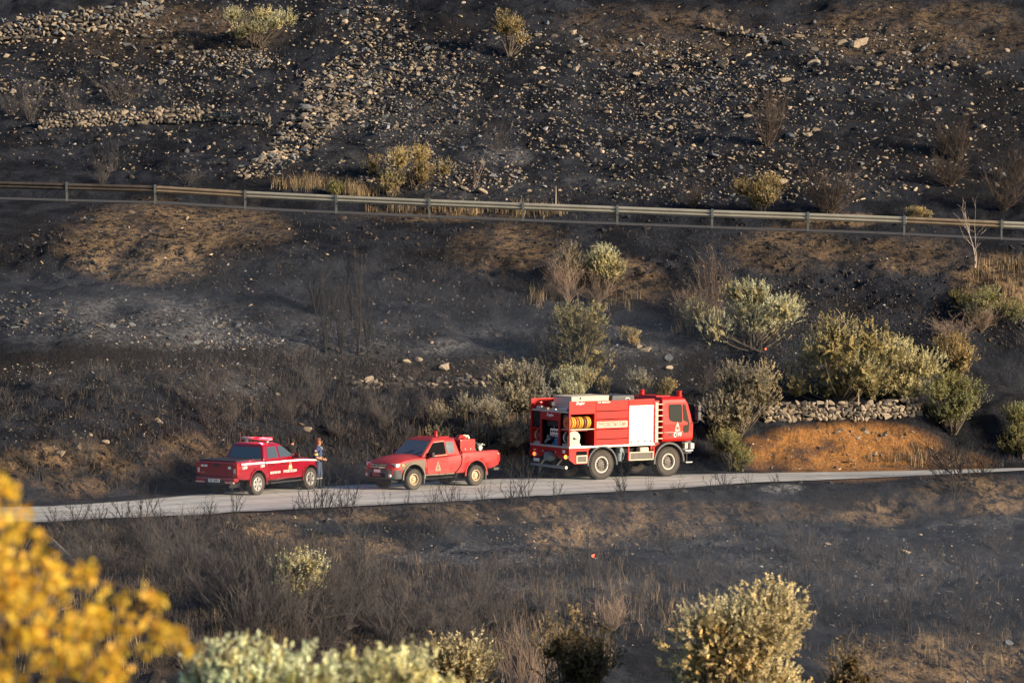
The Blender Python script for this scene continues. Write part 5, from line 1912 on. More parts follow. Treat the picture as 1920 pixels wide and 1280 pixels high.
# ------------------------------------------------------------------ plants
M_bark = mat('grey_bark', (0.10, 0.082, 0.064), rough=0.95, var=0.3, scale=6)
M_charbark = mat('charred_bark', (0.026, 0.024, 0.025), rough=0.95, var=0.3, scale=6)
M_drytwig = mat('dry_twigs', (0.27, 0.20, 0.15), rough=0.95, var=0.3, scale=3)
M_drydark = mat('brown_twigs', (0.095, 0.07, 0.055), rough=0.95, var=0.3, scale=3)
M_greytwig = mat('grey_twigs', (0.082, 0.072, 0.069), rough=0.95, var=0.35, scale=3)
M_deadwood = mat('bleached_wood', (0.48, 0.40, 0.32), rough=0.9, var=0.2, scale=4)
LEAF = {
    'sage': mat('sage_leaves', (0.60, 0.55, 0.31), rough=0.75, attr='tint', transl=0.25),
    'olive': mat('olive_leaves', (0.45, 0.385, 0.175), rough=0.7, attr='tint', transl=0.25),
    'straw': mat('straw_leaves', (0.47, 0.37, 0.18), rough=0.8, attr='tint', transl=0.25),
    'darkolive': mat('dark_olive_leaves', (0.25, 0.215, 0.095), rough=0.7, attr='tint', transl=0.2),
    'green': mat('broom_leaves', (0.30, 0.29, 0.12), rough=0.75, attr='tint', transl=0.25),
    'gold': mat('golden_leaves', (0.95, 0.64, 0.09), rough=0.6, attr='tint', transl=0.5),
    'silver': mat('silvery_leaves', (0.78, 0.76, 0.43), rough=0.7, attr='tint', transl=0.3),
    'brown': mat('scorched_leaves', (0.24, 0.17, 0.075), rough=0.8, attr='tint', transl=0.25),
    'cream': mat('golden_sage_leaves', (0.82, 0.69, 0.38), rough=0.7, attr='tint', transl=0.3),
    'grey': mat('grey_leaves', (0.38, 0.34, 0.245), rough=0.8, attr='tint', transl=0.25),
}


def tapered(path, r0, r1, n=5):
    """vertices and quads of a tapered tube"""
    path = np.asarray(path, float)
    k = len(path)
    t = np.gradient(path, axis=0)
    t /= np.linalg.norm(t, axis=1)[:, None] + 1e-9
    ref = np.array([0.31, 0.87, 0.38])
    u = np.cross(t, ref)
    u /= np.linalg.norm(u, axis=1)[:, None] + 1e-9
    w = np.cross(t, u)
    rad = np.linspace(r0, r1, k)[:, None, None]
    a = np.arange(n) * 2 * math.pi / n
    V = path[:, None] + rad * (u[:, None] * np.cos(a)[None, :, None] + w[:, None] * np.sin(a)[None, :, None])
    i, j = np.meshgrid(np.arange(k - 1), np.arange(n), indexing='ij')
    F = np.stack([i * n + j, i * n + (j + 1) % n, (i + 1) * n + (j + 1) % n, (i + 1) * n + j], -1).reshape(-1, 4)
    return V.reshape(-1, 3), F


class Acc:
    def __init__(s):
        s.V, s.F, s.T, s.n = [], [], [], 0

    def add(s, V, F, t=None):
        s.V.append(V)
        s.F.append(np.asarray(F) + s.n)
        s.T.append(np.ones((len(V), 3)) if t is None else t)
        s.n += len(V)

    def mesh(s, name, m):
        return np_mesh(name, np.concatenate(s.V), np.concatenate(s.F), [m], False, {'tint': np.concatenate(s.T)})


def curve(a, d, l, bend, r, k=5):
    """a wandering path from a along d"""
    p = [np.array(a, float)]
    d = np.array(d, float)
    d /= np.linalg.norm(d)
    for _ in range(k - 1):
        p.append(p[-1] + d * l / (k - 1))
        d = d + np.array([r.gauss(0, bend), r.gauss(0, bend), r.gauss(0.08, bend)])
        d /= np.linalg.norm(d)
    return np.array(p), d


def leaf_quads(c, ax, ln, wd, r):
    """two-triangle leaves (n) at c along ax"""
    n = len(c)
    side = np.cross(ax, r.normal(0, 1, (n, 3)))
    side /= np.linalg.norm(side, axis=1)[:, None] + 1e-9
    l, w = ln[:, None], wd[:, None]
    V = np.stack([c - side * 0.15 * w, c + ax * l * 0.5 + side * w * 0.5, c + ax * l, c + ax * l * 0.5 - side * w * 0.5], 1).reshape(-1, 3)
    F = np.arange(4 * n).reshape(n, 4)
    return V, F


def make_shrub(seed, w, h, lobes, shoots, leaves, leaf=0.075, stems=9, up=0.8, spread=1.0, hollow=0.5, open_base=0.06, tintv=0.35, shoot_len=0.3, wide=0.42, lobe_r=1.0):
    """multi-stemmed bush: stems, and leafy shoots gathered in uneven lobes.  w, h in metres"""
    r, g = random.Random(seed), np.random.default_rng(seed)
    wood, fol = Acc(), Acc()
    cents = []
    for k in range(lobes):
        a = 2 * math.pi * (k + r.uniform(-0.35, 0.35)) / lobes
        rad = w * 0.5 * r.uniform(0.15, 0.72) * spread
        zz = h * r.uniform(open_base + 0.02, 0.80)
        cents.append((np.array([rad * math.cos(a), rad * 0.85 * math.sin(a), zz]), r.uniform(0.15, 0.28) * min(w, h) * 1.05 * lobe_r))
    cents.append((np.array([r.uniform(-0.1, 0.1) * w, 0, h * 0.72]), 0.22 * min(w, h)))
    for c, rad in cents:
        for _ in range(max(2, stems // 3)):
            b = np.array([r.uniform(-0.06, 0.06) * w, r.uniform(-0.06, 0.06) * w, -0.08])
            tgt = c + np.array([r.gauss(0, rad * 0.4), r.gauss(0, rad * 0.4), r.gauss(0, rad * 0.3)])
            mid = (b + tgt) / 2 + np.array([r.gauss(0, 0.05) * w, r.gauss(0, 0.05) * w, -0.05 * h])
            t = np.linspace(0, 1, 6)[:, None]
            pth = (1 - t) ** 2 * b + 2 * t * (1 - t) * mid + t ** 2 * tgt
            V, F = tapered(pth, 0.016 * h + 0.006, 0.006, 4)
            wood.add(V, F)
        lobe_t = r.uniform(1 - tintv, 1 + tintv)
        hue = r.uniform(-0.10, 0.10)
        ns = shoots // len(cents)
        d = g.normal(0, 1, (ns, 3))
        d[:, 2] += 0.25
        d /= np.linalg.norm(d, axis=1)[:, None]
        rr_ = rad * (hollow + (1 - hollow) * g.uniform(0, 1, ns) ** 0.6)
        st = c + d * rr_[:, None] * np.array([1.15, 1.1, 1.0])
        ok = st[:, 2] > h * open_base * g.uniform(0.4, 1.2, ns)
        st, d = st[ok], d[ok]
        ax = d * 0.55 + np.array([0, 0, up]) + g.normal(0, 0.25, d.shape)
        ax /= np.linalg.norm(ax, axis=1)[:, None]
        sl = shoot_len * g.uniform(0.5, 1.2, len(st)) * min(1.0, h)
        m = max(3, leaves // max(1, len(st) * len(cents)))
        tt = g.uniform(0.0, 1.0, (len(st), m))
        c3 = st[:, None] + ax[:, None] * (tt * sl[:, None])[..., None]
        lax = ax[:, None] * 0.7 + g.normal(0, 0.6, c3.shape)
        lax /= np.linalg.norm(lax, axis=2)[..., None]
        q = c3.reshape(-1, 3)
        ln = leaf * g.uniform(0.6, 1.4, len(q))
        V, F = leaf_quads(q, lax.reshape(-1, 3), ln, ln * wide, g)
        sh_t = np.repeat(lobe_t * np.where(g.uniform(0, 1, len(st)) < 0.14, 0.4, 1.0) * g.uniform(0.65, 1.3, len(st)), m) * g.uniform(0.8, 1.2, len(q))
        T = np.stack([sh_t * (1 + hue), sh_t, sh_t * (1 - hue * 2)], 1)
        fol.add(V, F, np.repeat(T, 4, 0))
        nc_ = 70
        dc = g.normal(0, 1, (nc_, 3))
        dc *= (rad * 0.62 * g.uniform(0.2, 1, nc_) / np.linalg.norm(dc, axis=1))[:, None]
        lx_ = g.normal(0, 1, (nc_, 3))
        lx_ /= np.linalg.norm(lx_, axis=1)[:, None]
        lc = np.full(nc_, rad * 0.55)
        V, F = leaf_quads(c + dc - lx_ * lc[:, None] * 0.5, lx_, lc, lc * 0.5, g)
        T = np.repeat(lobe_t * 0.6 * g.uniform(0.6, 1.2, nc_)[:, None] * np.array([[1.0, 0.95, 0.8]]), 4, 0)  # inner leaves tinted darker, painting shade into the core of each lobe
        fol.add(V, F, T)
        # thin shoot stalks
        for i in range(0, len(st), 3):
            V, F = tapered([c * 0.5 + st[i] * 0.5, st[i], st[i] + ax[i] * sl[i] * 0.8], 0.006, 0.003, 3)
            wood.add(V, F)
    return wood, fol


def make_twigs(seed, w, h, mains=14, sub=7, fine=5, r0=0.012, up=1.0, bend=0.14, thick=1.0):
    """leafless shrub: branching bare twigs"""
    r = random.Random(seed)
    acc = Acc()
    for k in range(mains):
        a = r.uniform(0, 6.28)
        lean = r.uniform(0.05, 0.5) * w / h
        d = (math.cos(a) * lean * 2, math.sin(a) * lean * 2, up)
        L0 = h * r.uniform(0.6, 1.0) / max(0.6, math.sqrt(lean * lean * 4 + 1) * 0.8)
        p, de = curve((r.uniform(-0.05, 0.05) * w, r.uniform(-0.05, 0.05) * w, -0.05), d, L0, bend, r, 6)
        acc.add(*tapered(p, r0 * thick, r0 * 0.35 * thick, 4))
        for _ in range(sub):
            i = r.randrange(1, 6)
            d2 = (p[i] - p[i - 1]) / np.linalg.norm(p[i] - p[i - 1]) + np.array([r.gauss(0, 0.5), r.gauss(0, 0.5), r.gauss(0.1, 0.3)])
            p2, _ = curve(p[i], d2, h * r.uniform(0.15, 0.42), bend, r, 4)
            acc.add(*tapered(p2, r0 * 0.5 * thick, r0 * 0.22 * thick, 3))
            for _ in range(fine):
                j = r.randrange(1, 4)
                d3 = (p2[j] - p2[j - 1]) / np.linalg.norm(p2[j] - p2[j - 1]) + np.array([r.gauss(0, 0.5), r.gauss(0, 0.5), r.gauss(0.15, 0.35)])
                p3, _ = curve(p2[j], d3, h * r.uniform(0.06, 0.2), bend, r, 3)
                acc.add(*tapered(p3, r0 * 0.32 * thick, r0 * 0.16 * thick, 3))
    return acc


_cache = {}


def plant(name, label, cat, px, py, wpx, hpx, kind, seed, Y=None, group=None, zbase=None, stem_m=None, top=None, **kw):
    """leafy bush whose foot is seen at (px, py) and that spans wpx by hpx photo pixels"""
    if Y is None:
        x, y, z = (float(v[0]) for v in hit([px], [py]))
    else:
        x, y, _ = (float(v) for v in at(px, py, Y))
        z = float(H(x, y))
    s = y / FPX
    w, h = wpx * s, hpx * s
    if top is not None:
        h = float(at(px, top, y)[2]) - z
    wood, fol = make_shrub(seed, w, h, **kw)
    root = empty(name, (x, y, z), 0)
    stems = link('stems', wood.mesh('stems', stem_m or M_bark), root)
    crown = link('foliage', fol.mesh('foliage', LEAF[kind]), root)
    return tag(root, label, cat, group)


A = dict(lobes=13, shoots=1100, leaves=21000, leaf=0.055, wide=0.45)
B_ = dict(lobes=10, shoots=700, leaves=12500, leaf=0.05, wide=0.45)
S = dict(lobes=7, shoots=320, leaves=4500, leaf=0.05, wide=0.45)
plant('bush', 'rounded sage green bush on the stony slope, highest bush near the tumbled wall', 'bush', 482, 90, 150, 78, 'sage', 1, spread=1.25, open_base=0.28, **B_)
plant('bush', 'upright yellow-green bush among pale stones high on the slope', 'bush', 955, 104, 72, 92, 'straw', 2, open_base=0.25, **S)
plant('bush', 'wide straw-coloured bush just above the guardrail', 'bush', 770, 350, 200, 76, 'straw', 3, spread=1.35, up=1.0, open_base=0.15, **B_)
plant('bush', 'small straw-coloured bush behind the guardrail at the wide bush', 'bush', 735, 368, 70, 48, 'straw', 33, **S)
plant('bush', 'yellow-green bush behind the right part of the guardrail', 'bush', 1425, 402, 125, 72, 'straw', 4, **B_)
plant('bush', 'low green grassy tuft behind the guardrail', 'bush', 627, 366, 42, 24, 'green', 5, **S)
plant('bush', 'small dry yellow tuft behind the guardrail next to brown twigs', 'bush', 1720, 416, 70, 26, 'straw', 6, **S)
plant('bush', 'pale green bush with a sunlit crown on the bank beneath the guardrail', 'bush', 1135, 545, 92, 88, 'sage', 7, open_base=0.3, **B_)
plant('bush', 'thin pale green bush beside the sunlit one beneath the guardrail', 'bush', 1068, 540, 80, 82, 'grey', 8, open_base=0.3, **S)
plant('bush', 'dark olive bush with dense tufts behind the fire truck', 'bush', 1085, 708, 150, 150, 'darkolive', 9, up=0.9, open_base=0.1, lobes=16, shoots=1000, leaves=20000, leaf=0.062, wide=0.45, hollow=0.6, tintv=0.5)
plant('bush', 'large pale sage bush on the terrace edge above the stone wall', 'bush', 1412, 655, 235, 135, 'sage', 10, spread=1.25, open_base=0.03, **A)
plant('bush', 'large olive green bush with a dead white branch behind the dry stone wall', 'bush', 1580, 755, 205, 178, 'olive', 12, spread=1.2, open_base=0.08, tintv=0.45, lobes=15, shoots=1100, leaves=22000, leaf=0.064, wide=0.45)
plant('bush', 'sage green bush leaning right behind the dry stone wall', 'bush', 1690, 752, 150, 118, 'sage', 13, spread=1.25, open_base=0.06, **A)
plant('bush', 'yellow-green bush hanging over the end of the ochre bank', 'bush', 1785, 810, 105, 115, 'green', 14, spread=1.2, open_base=0.2, **A)
plant('bush', 'brownish green bush on the slope above the hanging yellow-green bush', 'bush', 1790, 706, 95, 80, 'straw', 15, **B_)
plant('bush', 'sprawling low green bush near dry branches at the far end of the bank', 'bush', 1855, 605, 160, 62, 'green', 16, spread=1.4, up=0.4, open_base=0.1, **B_)
plant('bush', 'big grey-sage bush right of the fire truck cab', 'bush', 1385, 812, 145, 135, 'grey', 17, spread=1.1, open_base=0.1, **A)
plant('bush', 'soft green broom tuft at the road edge in front of the grey-sage bush', 'bush', 1375, 882, 88, 72, 'green', 18, up=1.4, open_base=0.0, lobes=7, shoots=600, leaves=8000, leaf=0.085, wide=0.2)
plant('bush', 'sage bush rising behind the rear of the fire truck', 'bush', 975, 775, 120, 95, 'grey', 19, **A)
plant('bush', 'pale leafy bush just above the white roof box of the fire truck', 'bush', 1075, 748, 95, 56, 'sage', 20, up=1.1, **B_)
plant('bush', 'little grey-green bush above the dark roof locker of the fire truck', 'bush', 1195, 748, 62, 48, 'grey', 21, **S)
plant('bush', 'tiny yellow-green sprig above the roof of the fire truck', 'bush', 1132, 742, 26, 30, 'straw', 22, **S)
plant('bush', 'small tufted bush above the beacons of the fire truck', 'bush', 1248, 752, 34, 40, 'straw', 23, **S)
plant('bush', 'dry tan bushy tangle between the faded pickup and the fire truck', 'bush', 905, 838, 190, 92, 'grey', 24, spread=1.3, up=1.1, tintv=0.2, lobes=9, shoots=800, leaves=9000, leaf=0.10, wide=0.2)
plant('bush', 'yellow-green bush with a dark foot at the roadside far right of the ochre bank', 'bush', 1912, 855, 80, 110, 'green', 25, **B_)
plant('bush', 'small straw tuft on the terrace above the fire truck cab', 'bush', 1180, 645, 50, 28, 'straw', 26, **S)
# below the road
plant('bush', 'pale straw-tipped bush rising from grey brush below the crimson pickup', 'bush', 560, 1160, 110, 125, 'sage', 27, open_base=0.4, up=1.5, lobes=9, shoots=420, leaves=6000, leaf=0.06, wide=0.3)
N1 = dict(open_base=0.62, up=1.0, shoot_len=0.35)
plant('bush', 'sage bush with bright shoots in the lower brush', 'bush', 765, 1290, 95, 0, 'sage', 28, Y=61, top=1172, lobes=7, shoots=300, leaves=4200, leaf=0.06, wide=0.45, **N1)
plant('bush', 'brown and sage bush standing in the lower brush', 'bush', 850, 1330, 150, 0, 'straw', 29, Y=60, top=1160, stem_m=M_charbark, lobes=9, shoots=420, leaves=6500, leaf=0.06, wide=0.45, tintv=0.45, **N1)
plant('bush', 'scorched bush with brown-green tufts on bare dark stems', 'bush', 1085, 1330, 150, 0, 'brown', 30, Y=57, top=1128, stem_m=M_charbark, lobes=7, shoots=220, leaves=3600, leaf=0.055, wide=0.45, tintv=0.3, **N1)
plant('bush', 'dark bare-stemmed bush with scorched brown tufts', 'bush', 1600, 1340, 130, 0, 'brown', 31, Y=60, top=1165, stem_m=M_charbark, lobes=6, shoots=70, leaves=800, leaf=0.055, wide=0.45, tintv=0.3, stems=12, **N1)
plant('bush', 'tall dense golden-sage bush standing alone on the near slope', 'bush', 1395, 1500, 235, 0, 'cream', 32, Y=56, top=1042, spread=1.0, open_base=0.3, lobes=26, shoots=4600, leaves=112000, leaf=0.032, wide=0.5, hollow=0.6, shoot_len=0.13, tintv=0.25, lobe_r=1.1, up=0.4)
# blurred shrubs close to the camera
plant('bush', 'out-of-focus pale silvery green bush close by, its flat top low', 'bush', 470, 1590, 290, 0, 'silver', 40, Y=27, top=1190, spread=1.3, open_base=0.4, lobes=18, shoots=1400, leaves=20000, leaf=0.032, wide=0.55, shoot_len=0.12)
plant('bush', 'out-of-focus pale silvery green bush close by, its round top higher', 'bush', 700, 1590, 290, 0, 'silver', 41, Y=27.6, top=1172, spread=1.2, open_base=0.4, lobes=18, shoots=1400, leaves=20000, leaf=0.032, wide=0.55, shoot_len=0.12)


def golden_branch():
    """the blurred golden bush beside the camera: sprays of leaves on bare twigs"""
    Y = 13.5
    x0, y0, _ = (float(v) for v in at(-40, 1280, Y))
    z0 = float(H(x0, y0))
    root = empty('bush', (x0, y0, z0))
    tag(root, 'out-of-focus bush with glowing golden leaves close to the viewer', 'bush')
    wood, fol = Acc(), Acc()
    r, g = random.Random(5), np.random.default_rng(5)
    # (px, py) ends of the sprays
    sprays = [(12, 930, 40, 1.0), (20, 1000, 60, 1.0), (10, 1075, 70, 1.2), (60, 1100, 55, 1.0), (120, 1075, 45, .9), (165, 1080, 25, .7), (40, 1170, 75, 1.2), (110, 1200, 60, 1.0), (190, 1150, 45, 1.0), (235, 1160, 45, 1.0),
              (285, 1150, 35, .9), (325, 1190, 32, .9), (330, 1215, 26, .8), (200, 1230, 60, 1.1), (120, 1265, 70, 1.1), (30, 1260, 60, 1.0), (220, 1270, 50, 1.0), (5, 900, 22, .6), (-40, 1000, 70, 1), (-60, 1120, 90, 1.2), (-50, 1240, 90, 1.2)]
    for px, py, rad, dens in sprays:
        e = np.array([float(v) for v in at(px, py, Y + r.uniform(-0.3, 0.3))]) - np.array([x0, y0, z0])
        rm = rad * Y / FPX
        p, _ = curve((r.uniform(-0.05, 0.05), r.uniform(-0.1, 0.1), -0.05), e, 0.1, 0, r, 2)
        mid = e * 0.55 + np.array([r.gauss(0, .04), r.gauss(0, .08), -0.03])
        t = np.linspace(0, 1, 7)[:, None]
        pth = (1 - t) ** 2 * p[0] + 2 * t * (1 - t) * mid + t ** 2 * e
        wood.add(*tapered(pth, 0.012, 0.002, 5))
        n = int(34 * dens * (rad / 50) ** 1.4) + 8
        nt_ = max(4, int(9 * dens * (rad / 50) ** 1.2))
        tc_ = e + g.normal(0, 1, (nt_, 3)) * np.array([0.55, 0.7, 0.55]) * rm
        n = nt_ * 11
        c = np.repeat(tc_, 11, 0) + g.normal(0, 1, (n, 3)) * 0.013
        ax = g.normal(0, 1, (n, 3))
        ax /= np.linalg.norm(ax, axis=1)[:, None]
        ln = g.uniform(0.022, 0.040, n)
        V, F = leaf_quads(c, ax, ln, ln * 0.75, g)
        tt = g.uniform(0.6, 1.2, n)
        T = np.stack([tt, tt * g.uniform(0.85, 1.15, n), tt * g.uniform(0.4, 1.3, n)], 1)
        fol.add(V, F, np.repeat(T, 4, 0))
    link('stems', wood.mesh('stems', M_bark), root)
    link('foliage', fol.mesh('foliage', LEAF['gold']), root)


golden_branch()

# dead white branch in the olive bush, a fallen log, burnt tree stumps
def branchy(name, label, cat, px, py, hpx, seed, m, mains=2, sub=6, fine=3, r0=0.03, w=0.5, bend=0.12):
    x, y, z = (float(v[0]) for v in hit([px], [py]))
    h = hpx * y / FPX
    acc = make_twigs(seed, w * h, h, mains, sub, fine, r0, bend=bend)
    o = link(name, acc.mesh(name, m))
    o.location = (x, y - 0.25, z)
    return tag(o, label, cat)


branchy('dead_branch', 'bleached white dead branch standing in the large olive bush', 'branch', 1608, 756, 135, 3, M_deadwood, 2, 7, 4, 0.035, 0.35)
branchy('dead_branch', 'pale bare sapling standing in front of the right end of the guardrail', 'branch', 1828, 500, 115, 4, M_deadwood, 2, 6, 3, 0.02, 0.3)
branchy('dead_branch', 'pale dry twig pair rising just behind the guardrail', 'branch', 890, 352, 62, 6, M_drytwig, 3, 5, 2, 0.014, 0.5)
branchy('marker_stake', 'thin tan stake behind the guardrail', 'stake', 1042, 392, 54, 8, M_deadwood, 1, 0, 0, 0.03, 0.05, 0.01)

lx, ly, lz = hit([78, 140], [1015, 1066])
lg = MB()
a_, b_2 = Vector((lx[0], ly[0], lz[0] + 0.16)), Vector((lx[1], ly[1], lz[1] + 0.16))
mid_ = (a_ + b_2) / 2
lg.tube([a_ - mid_, (a_ - mid_) * 0.4 + Vector((0.02, 0, 0.03)), (b_2 - mid_) * 0.5, b_2 - mid_], [0.13, 0.15, 0.14, 0.10], 9)
lo_ = lg.build('fallen_log', mat('log_bark', (0.16, 0.13, 0.11), rough=0.95, var=0.4, scale=5, bump=0.6, bscale=10))
lo_.location = mid_
tag(lo_, 'pale fallen log lying diagonally on the bank below the road', 'log')

# ---- bare shrubs: a few kinds, many individuals
PROTO = {}


def proto(key, m, **kw):
    PROTO[key] = [make_twigs(500 + 17 * k + len(PROTO) * 100, mains=kw.get('mains', 14), w=kw.get('w', 1.0), h=1.0, sub=kw.get('sub', 7), fine=kw.get('fine', 5),
                             r0=kw.get('r0', 0.012), bend=kw.get('bend', 0.14)).mesh('bare_shrub', m) for k in range(kw.get('n', 4))]


proto('char', M_charbark, mains=6, sub=6, fine=3, r0=0.013, w=0.8)
proto('charfine', M_greytwig, mains=12, sub=7, fine=4, r0=0.008, w=1.3, bend=0.22, n=9)
proto('stem', M_charbark, mains=9, sub=5, fine=3, r0=0.015, w=0.55, bend=0.07)
proto('drydark', M_drydark, mains=26, sub=9, fine=5, r0=0.009, w=1.0)
proto('dry', M_drytwig, mains=22, sub=8, fine=5, r0=0.009, w=1.0)


def bare(key, lst, label, group, cat='bare shrub', name='bare_shrub', Y=None):
    px = np.array([q[0] for q in lst], float)
    py = np.array([q[1] for q in lst], float)
    if Y is None:
        x, y, z = hit(px, py)
    else:
        x, y, _ = at(px, py, np.full(len(px), float(Y)))
        z = H(x, y)
    for i, q in enumerate(lst):
        h = q[2] * y[i] / FPX
        o = link(name, rr.choice(PROTO[key]))
        o.location = (x[i], y[i], z[i])
        o.rotation_euler = (0, 0, rr.uniform(0, 6.28))
        wf = (q[3] / q[2] if len(q) > 3 else rr.uniform(0.8, 1.3))
        o.scale = (h * wf, h * wf, h)
        tag(o, label, cat, group)


bare('charfine', [(215, 198, 75, 100), (58, 228, 62, 80), (135, 214, 60, 60), (20, 215, 45, 50), (210, 322, 60, 60), (190, 345, 40, 50), (930, 285, 45, 60), (1120, 95, 50, 30), (350, 350, 40, 60)],
     'grey leafless shrub on the dark slope above the guardrail, twigs fanned out', 'grey bare shrubs on the upper slope')
bare('drydark', [(1438, 274, 84, 70), (1555, 408, 92, 105), (1800, 300, 62, 60), (1880, 395, 70, 80), (1770, 290, 50, 40), (1905, 345, 50, 60), (1300, 392, 40, 40), (1780, 350, 60, 70)],
     'brown leafless shrub with upright twigs on the slope behind the guardrail', 'brown bare shrubs behind the guardrail')
bare('dry', [(1330, 600, 112, 85), (1290, 610, 60, 70), (1065, 565, 70, 60), (1040, 560, 60, 40), (1345, 640, 60, 60), (1120, 570, 50, 60), (1840, 620, 50, 70), (1790, 640, 40, 90), (1700, 745, 60, 70)],
     'pinkish brown leafless shrub on the bank beneath the guardrail', 'brown bare shrubs between the roads')
bare('stem', [(590, 588, 95, 80), (610, 660, 120, 60), (640, 665, 110, 60), (672, 662, 150, 60), (660, 600, 100, 80), (1030, 700, 90, 80), (1010, 690, 60, 60), (690, 650, 90, 50), (625, 590, 60, 60)],
     'tall charred shrub with black upright stems on the ashy terrace', 'black charred shrubs on the ashy terrace')
r4 = np.random.default_rng(9)
lst = []
for cx, cy, rx, ry, k in ((250, 760, 240, 40, 16), (520, 760, 120, 50, 14), (700, 790, 140, 50, 16), (130, 880, 100, 40, 6), (330, 880, 60, 30, 5), (830, 760, 120, 30, 8), (460, 700, 160, 30, 4), (640, 730, 80, 20, 5), (1340, 720, 60, 30, 3)):
    for _ in range(k):
        lst.append((r4.uniform(cx - rx, cx + rx), r4.uniform(cy - ry, cy + ry), r4.uniform(18, 52)))
bare('charfine', lst, 'grey-brown leafless brush on the bank behind the parked vehicles', 'bare brush behind the vehicles')
lst = [(q, float(np.interp(q, P, F_y)) + r4.uniform(6, 18), hh, ww) for q, hh, ww in
       ((105, 42, 60), (140, 60, 70), (185, 45, 60), (235, 55, 80), (262, 70, 80), (300, 42, 60), (390, 45, 40), (440, 60, 50), (560, 40, 50), (590, 80, 90), (612, 70, 70), (655, 66, 70), (640, 50, 60),
        (720, 40, 30), (760, 36, 30), (805, 42, 30), (845, 50, 50), (862, 45, 40), (905, 50, 40), (960, 62, 70), (985, 70, 60), (1040, 45, 50), (1158, 38, 30), (1170, 60, 60), (1218, 36, 20), (1265, 30, 40), (1360, 36, 60), (1400, 30, 30),
        (1340, 30, 40), (1460, 26, 40), (1800, 70, 130), (1770, 55, 80), (1840, 50, 80))]
bare('char', lst, 'black charred shrub on the near edge of the lower road, twigs against the asphalt', 'charred shrubs along the road edge')
lst = []
KF = 0.62
for cx, cy, rx, ry, k in ((560, 1150, 130, 60, 34), (250, 1045, 140, 30, 22), (700, 1180, 120, 50, 18), (430, 1110, 110, 50, 16), (950, 1200, 120, 50, 10)):
    for _ in range(k):
        lst.append((r4.uniform(cx - rx, cx + rx), r4.uniform(cy - ry, cy + ry), r4.uniform(55, 125) if cx != 250 else r4.uniform(25, 60), r4.uniform(60, 120)))
for cx, cy, rx, ry, k in ((250, 1010, 180, 20, 16), (350, 1060, 150, 40, 18), (160, 1090, 120, 50, 10), (480, 1090, 130, 60, 20), (640, 1120, 120, 60, 18), (820, 1010, 160, 20, 8), (780, 1130, 160, 60, 16), (1000, 1150, 200, 60, 14),
                          (1230, 1140, 160, 50, 8), (1420, 1010, 200, 30, 6), (1650, 1090, 260, 70, 16), (1800, 1200, 130, 50, 8), (600, 1220, 260, 40, 16), (300, 1200, 120, 60, 10), (980, 1240, 120, 30, 6)):
    for _ in range(int(k * KF)):
        lst.append((r4.uniform(cx - rx, cx + rx), r4.uniform(cy - ry, cy + ry), r4.uniform(26, 80) if cy > 1020 else r4.uniform(16, 36), r4.uniform(35, 90)))
bare('charfine', lst, 'grey-brown leafless shrub on the burnt ground below the lower road', 'bare shrubs below the lower road')
bare('char', [(490, 1150, 150, 100), (385, 1000, 60, 60), (720, 1230, 110, 80), (1705, 1195, 130, 110), (1640, 1060, 70, 60), (1820, 1180, 120, 80), (1500, 1190, 130, 110), (1250, 1040, 90, 60), (1790, 935, 70, 120), (1100, 1050, 60, 50), (780, 1030, 80, 60), (820, 1010, 90, 70)],
     'black charred shrub with forked stems on the ground below the lower road', 'charred shrubs below the lower road')
bare('dry', [(980, 1380, 190, 110), (60, 1180, 90, 90), (1150, 1180, 60, 70)], 'tan leafless shrub with fine upright twigs in the lower brush', 'tan shrubs in the lower brush', Y=None)

# ---- strands nobody could count: burnt stalks and dry grass
def strands(name, label, n, patches, hpx, wpx, cols, seed, lean=0.35, clump=1):
    r = np.random.default_rng(seed)
    px, py = in_patches(n // clump, patches, r)
    px = np.repeat(px, clump) + (r.normal(0, 5, len(px) * clump) if clump > 1 else 0)
    py = np.repeat(py, clump) + (r.normal(0, 1.5, len(py) * clump) if clump > 1 else 0)
    x, y, z = scatter(px, py)
    v = loft_v(x, y)
    ok = ~(((v > IF - 0.1) & (v < IK + 0.35)) | ((v > IG + 0.05) & (v < IG + 1.0))) & (y < 270)
    x, y, z = x[ok], y[ok], z[ok]
    m = len(x)
    h = r.uniform(*hpx, m) * y / FPX
    w = r.uniform(*wpx, m) * y / FPX
    a, a2 = r.uniform(0, 6.28, m), r.uniform(0, 3.14, m)
    l = np.abs(r.normal(0, lean, m)) * h
    top = np.stack([x + np.cos(a) * l, y + np.sin(a) * l, z + h], 1)
    mid = np.stack([x + np.cos(a) * l * 0.3, y + np.sin(a) * l * 0.3, z + h * 0.55], 1)
    bot = np.stack([x, y, z - 0.03], 1)
    sd = np.stack([np.cos(a2), np.sin(a2), 0 * a2], 1) * w[:, None] / 2
    V = np.stack([bot - sd, bot + sd, mid + sd * 0.7, mid - sd * 0.7, top - sd * 0.15, top + sd * 0.15], 1).reshape(-1, 3)
    i = np.arange(m)[:, None] * 6
    F = np.concatenate([i + np.array([[0, 1, 2, 3]]), i + np.array([[3, 2, 5, 4]])])
    c = np.array(cols)[r.integers(0, len(cols), m)] * r.uniform(0.6, 1.4, m)[:, None]
    o = link(name, np_mesh(name, V, F, [M_strand], False, {'tint': np.repeat(c, 6, 0)}))
    return tag(o, label, kind='stuff')


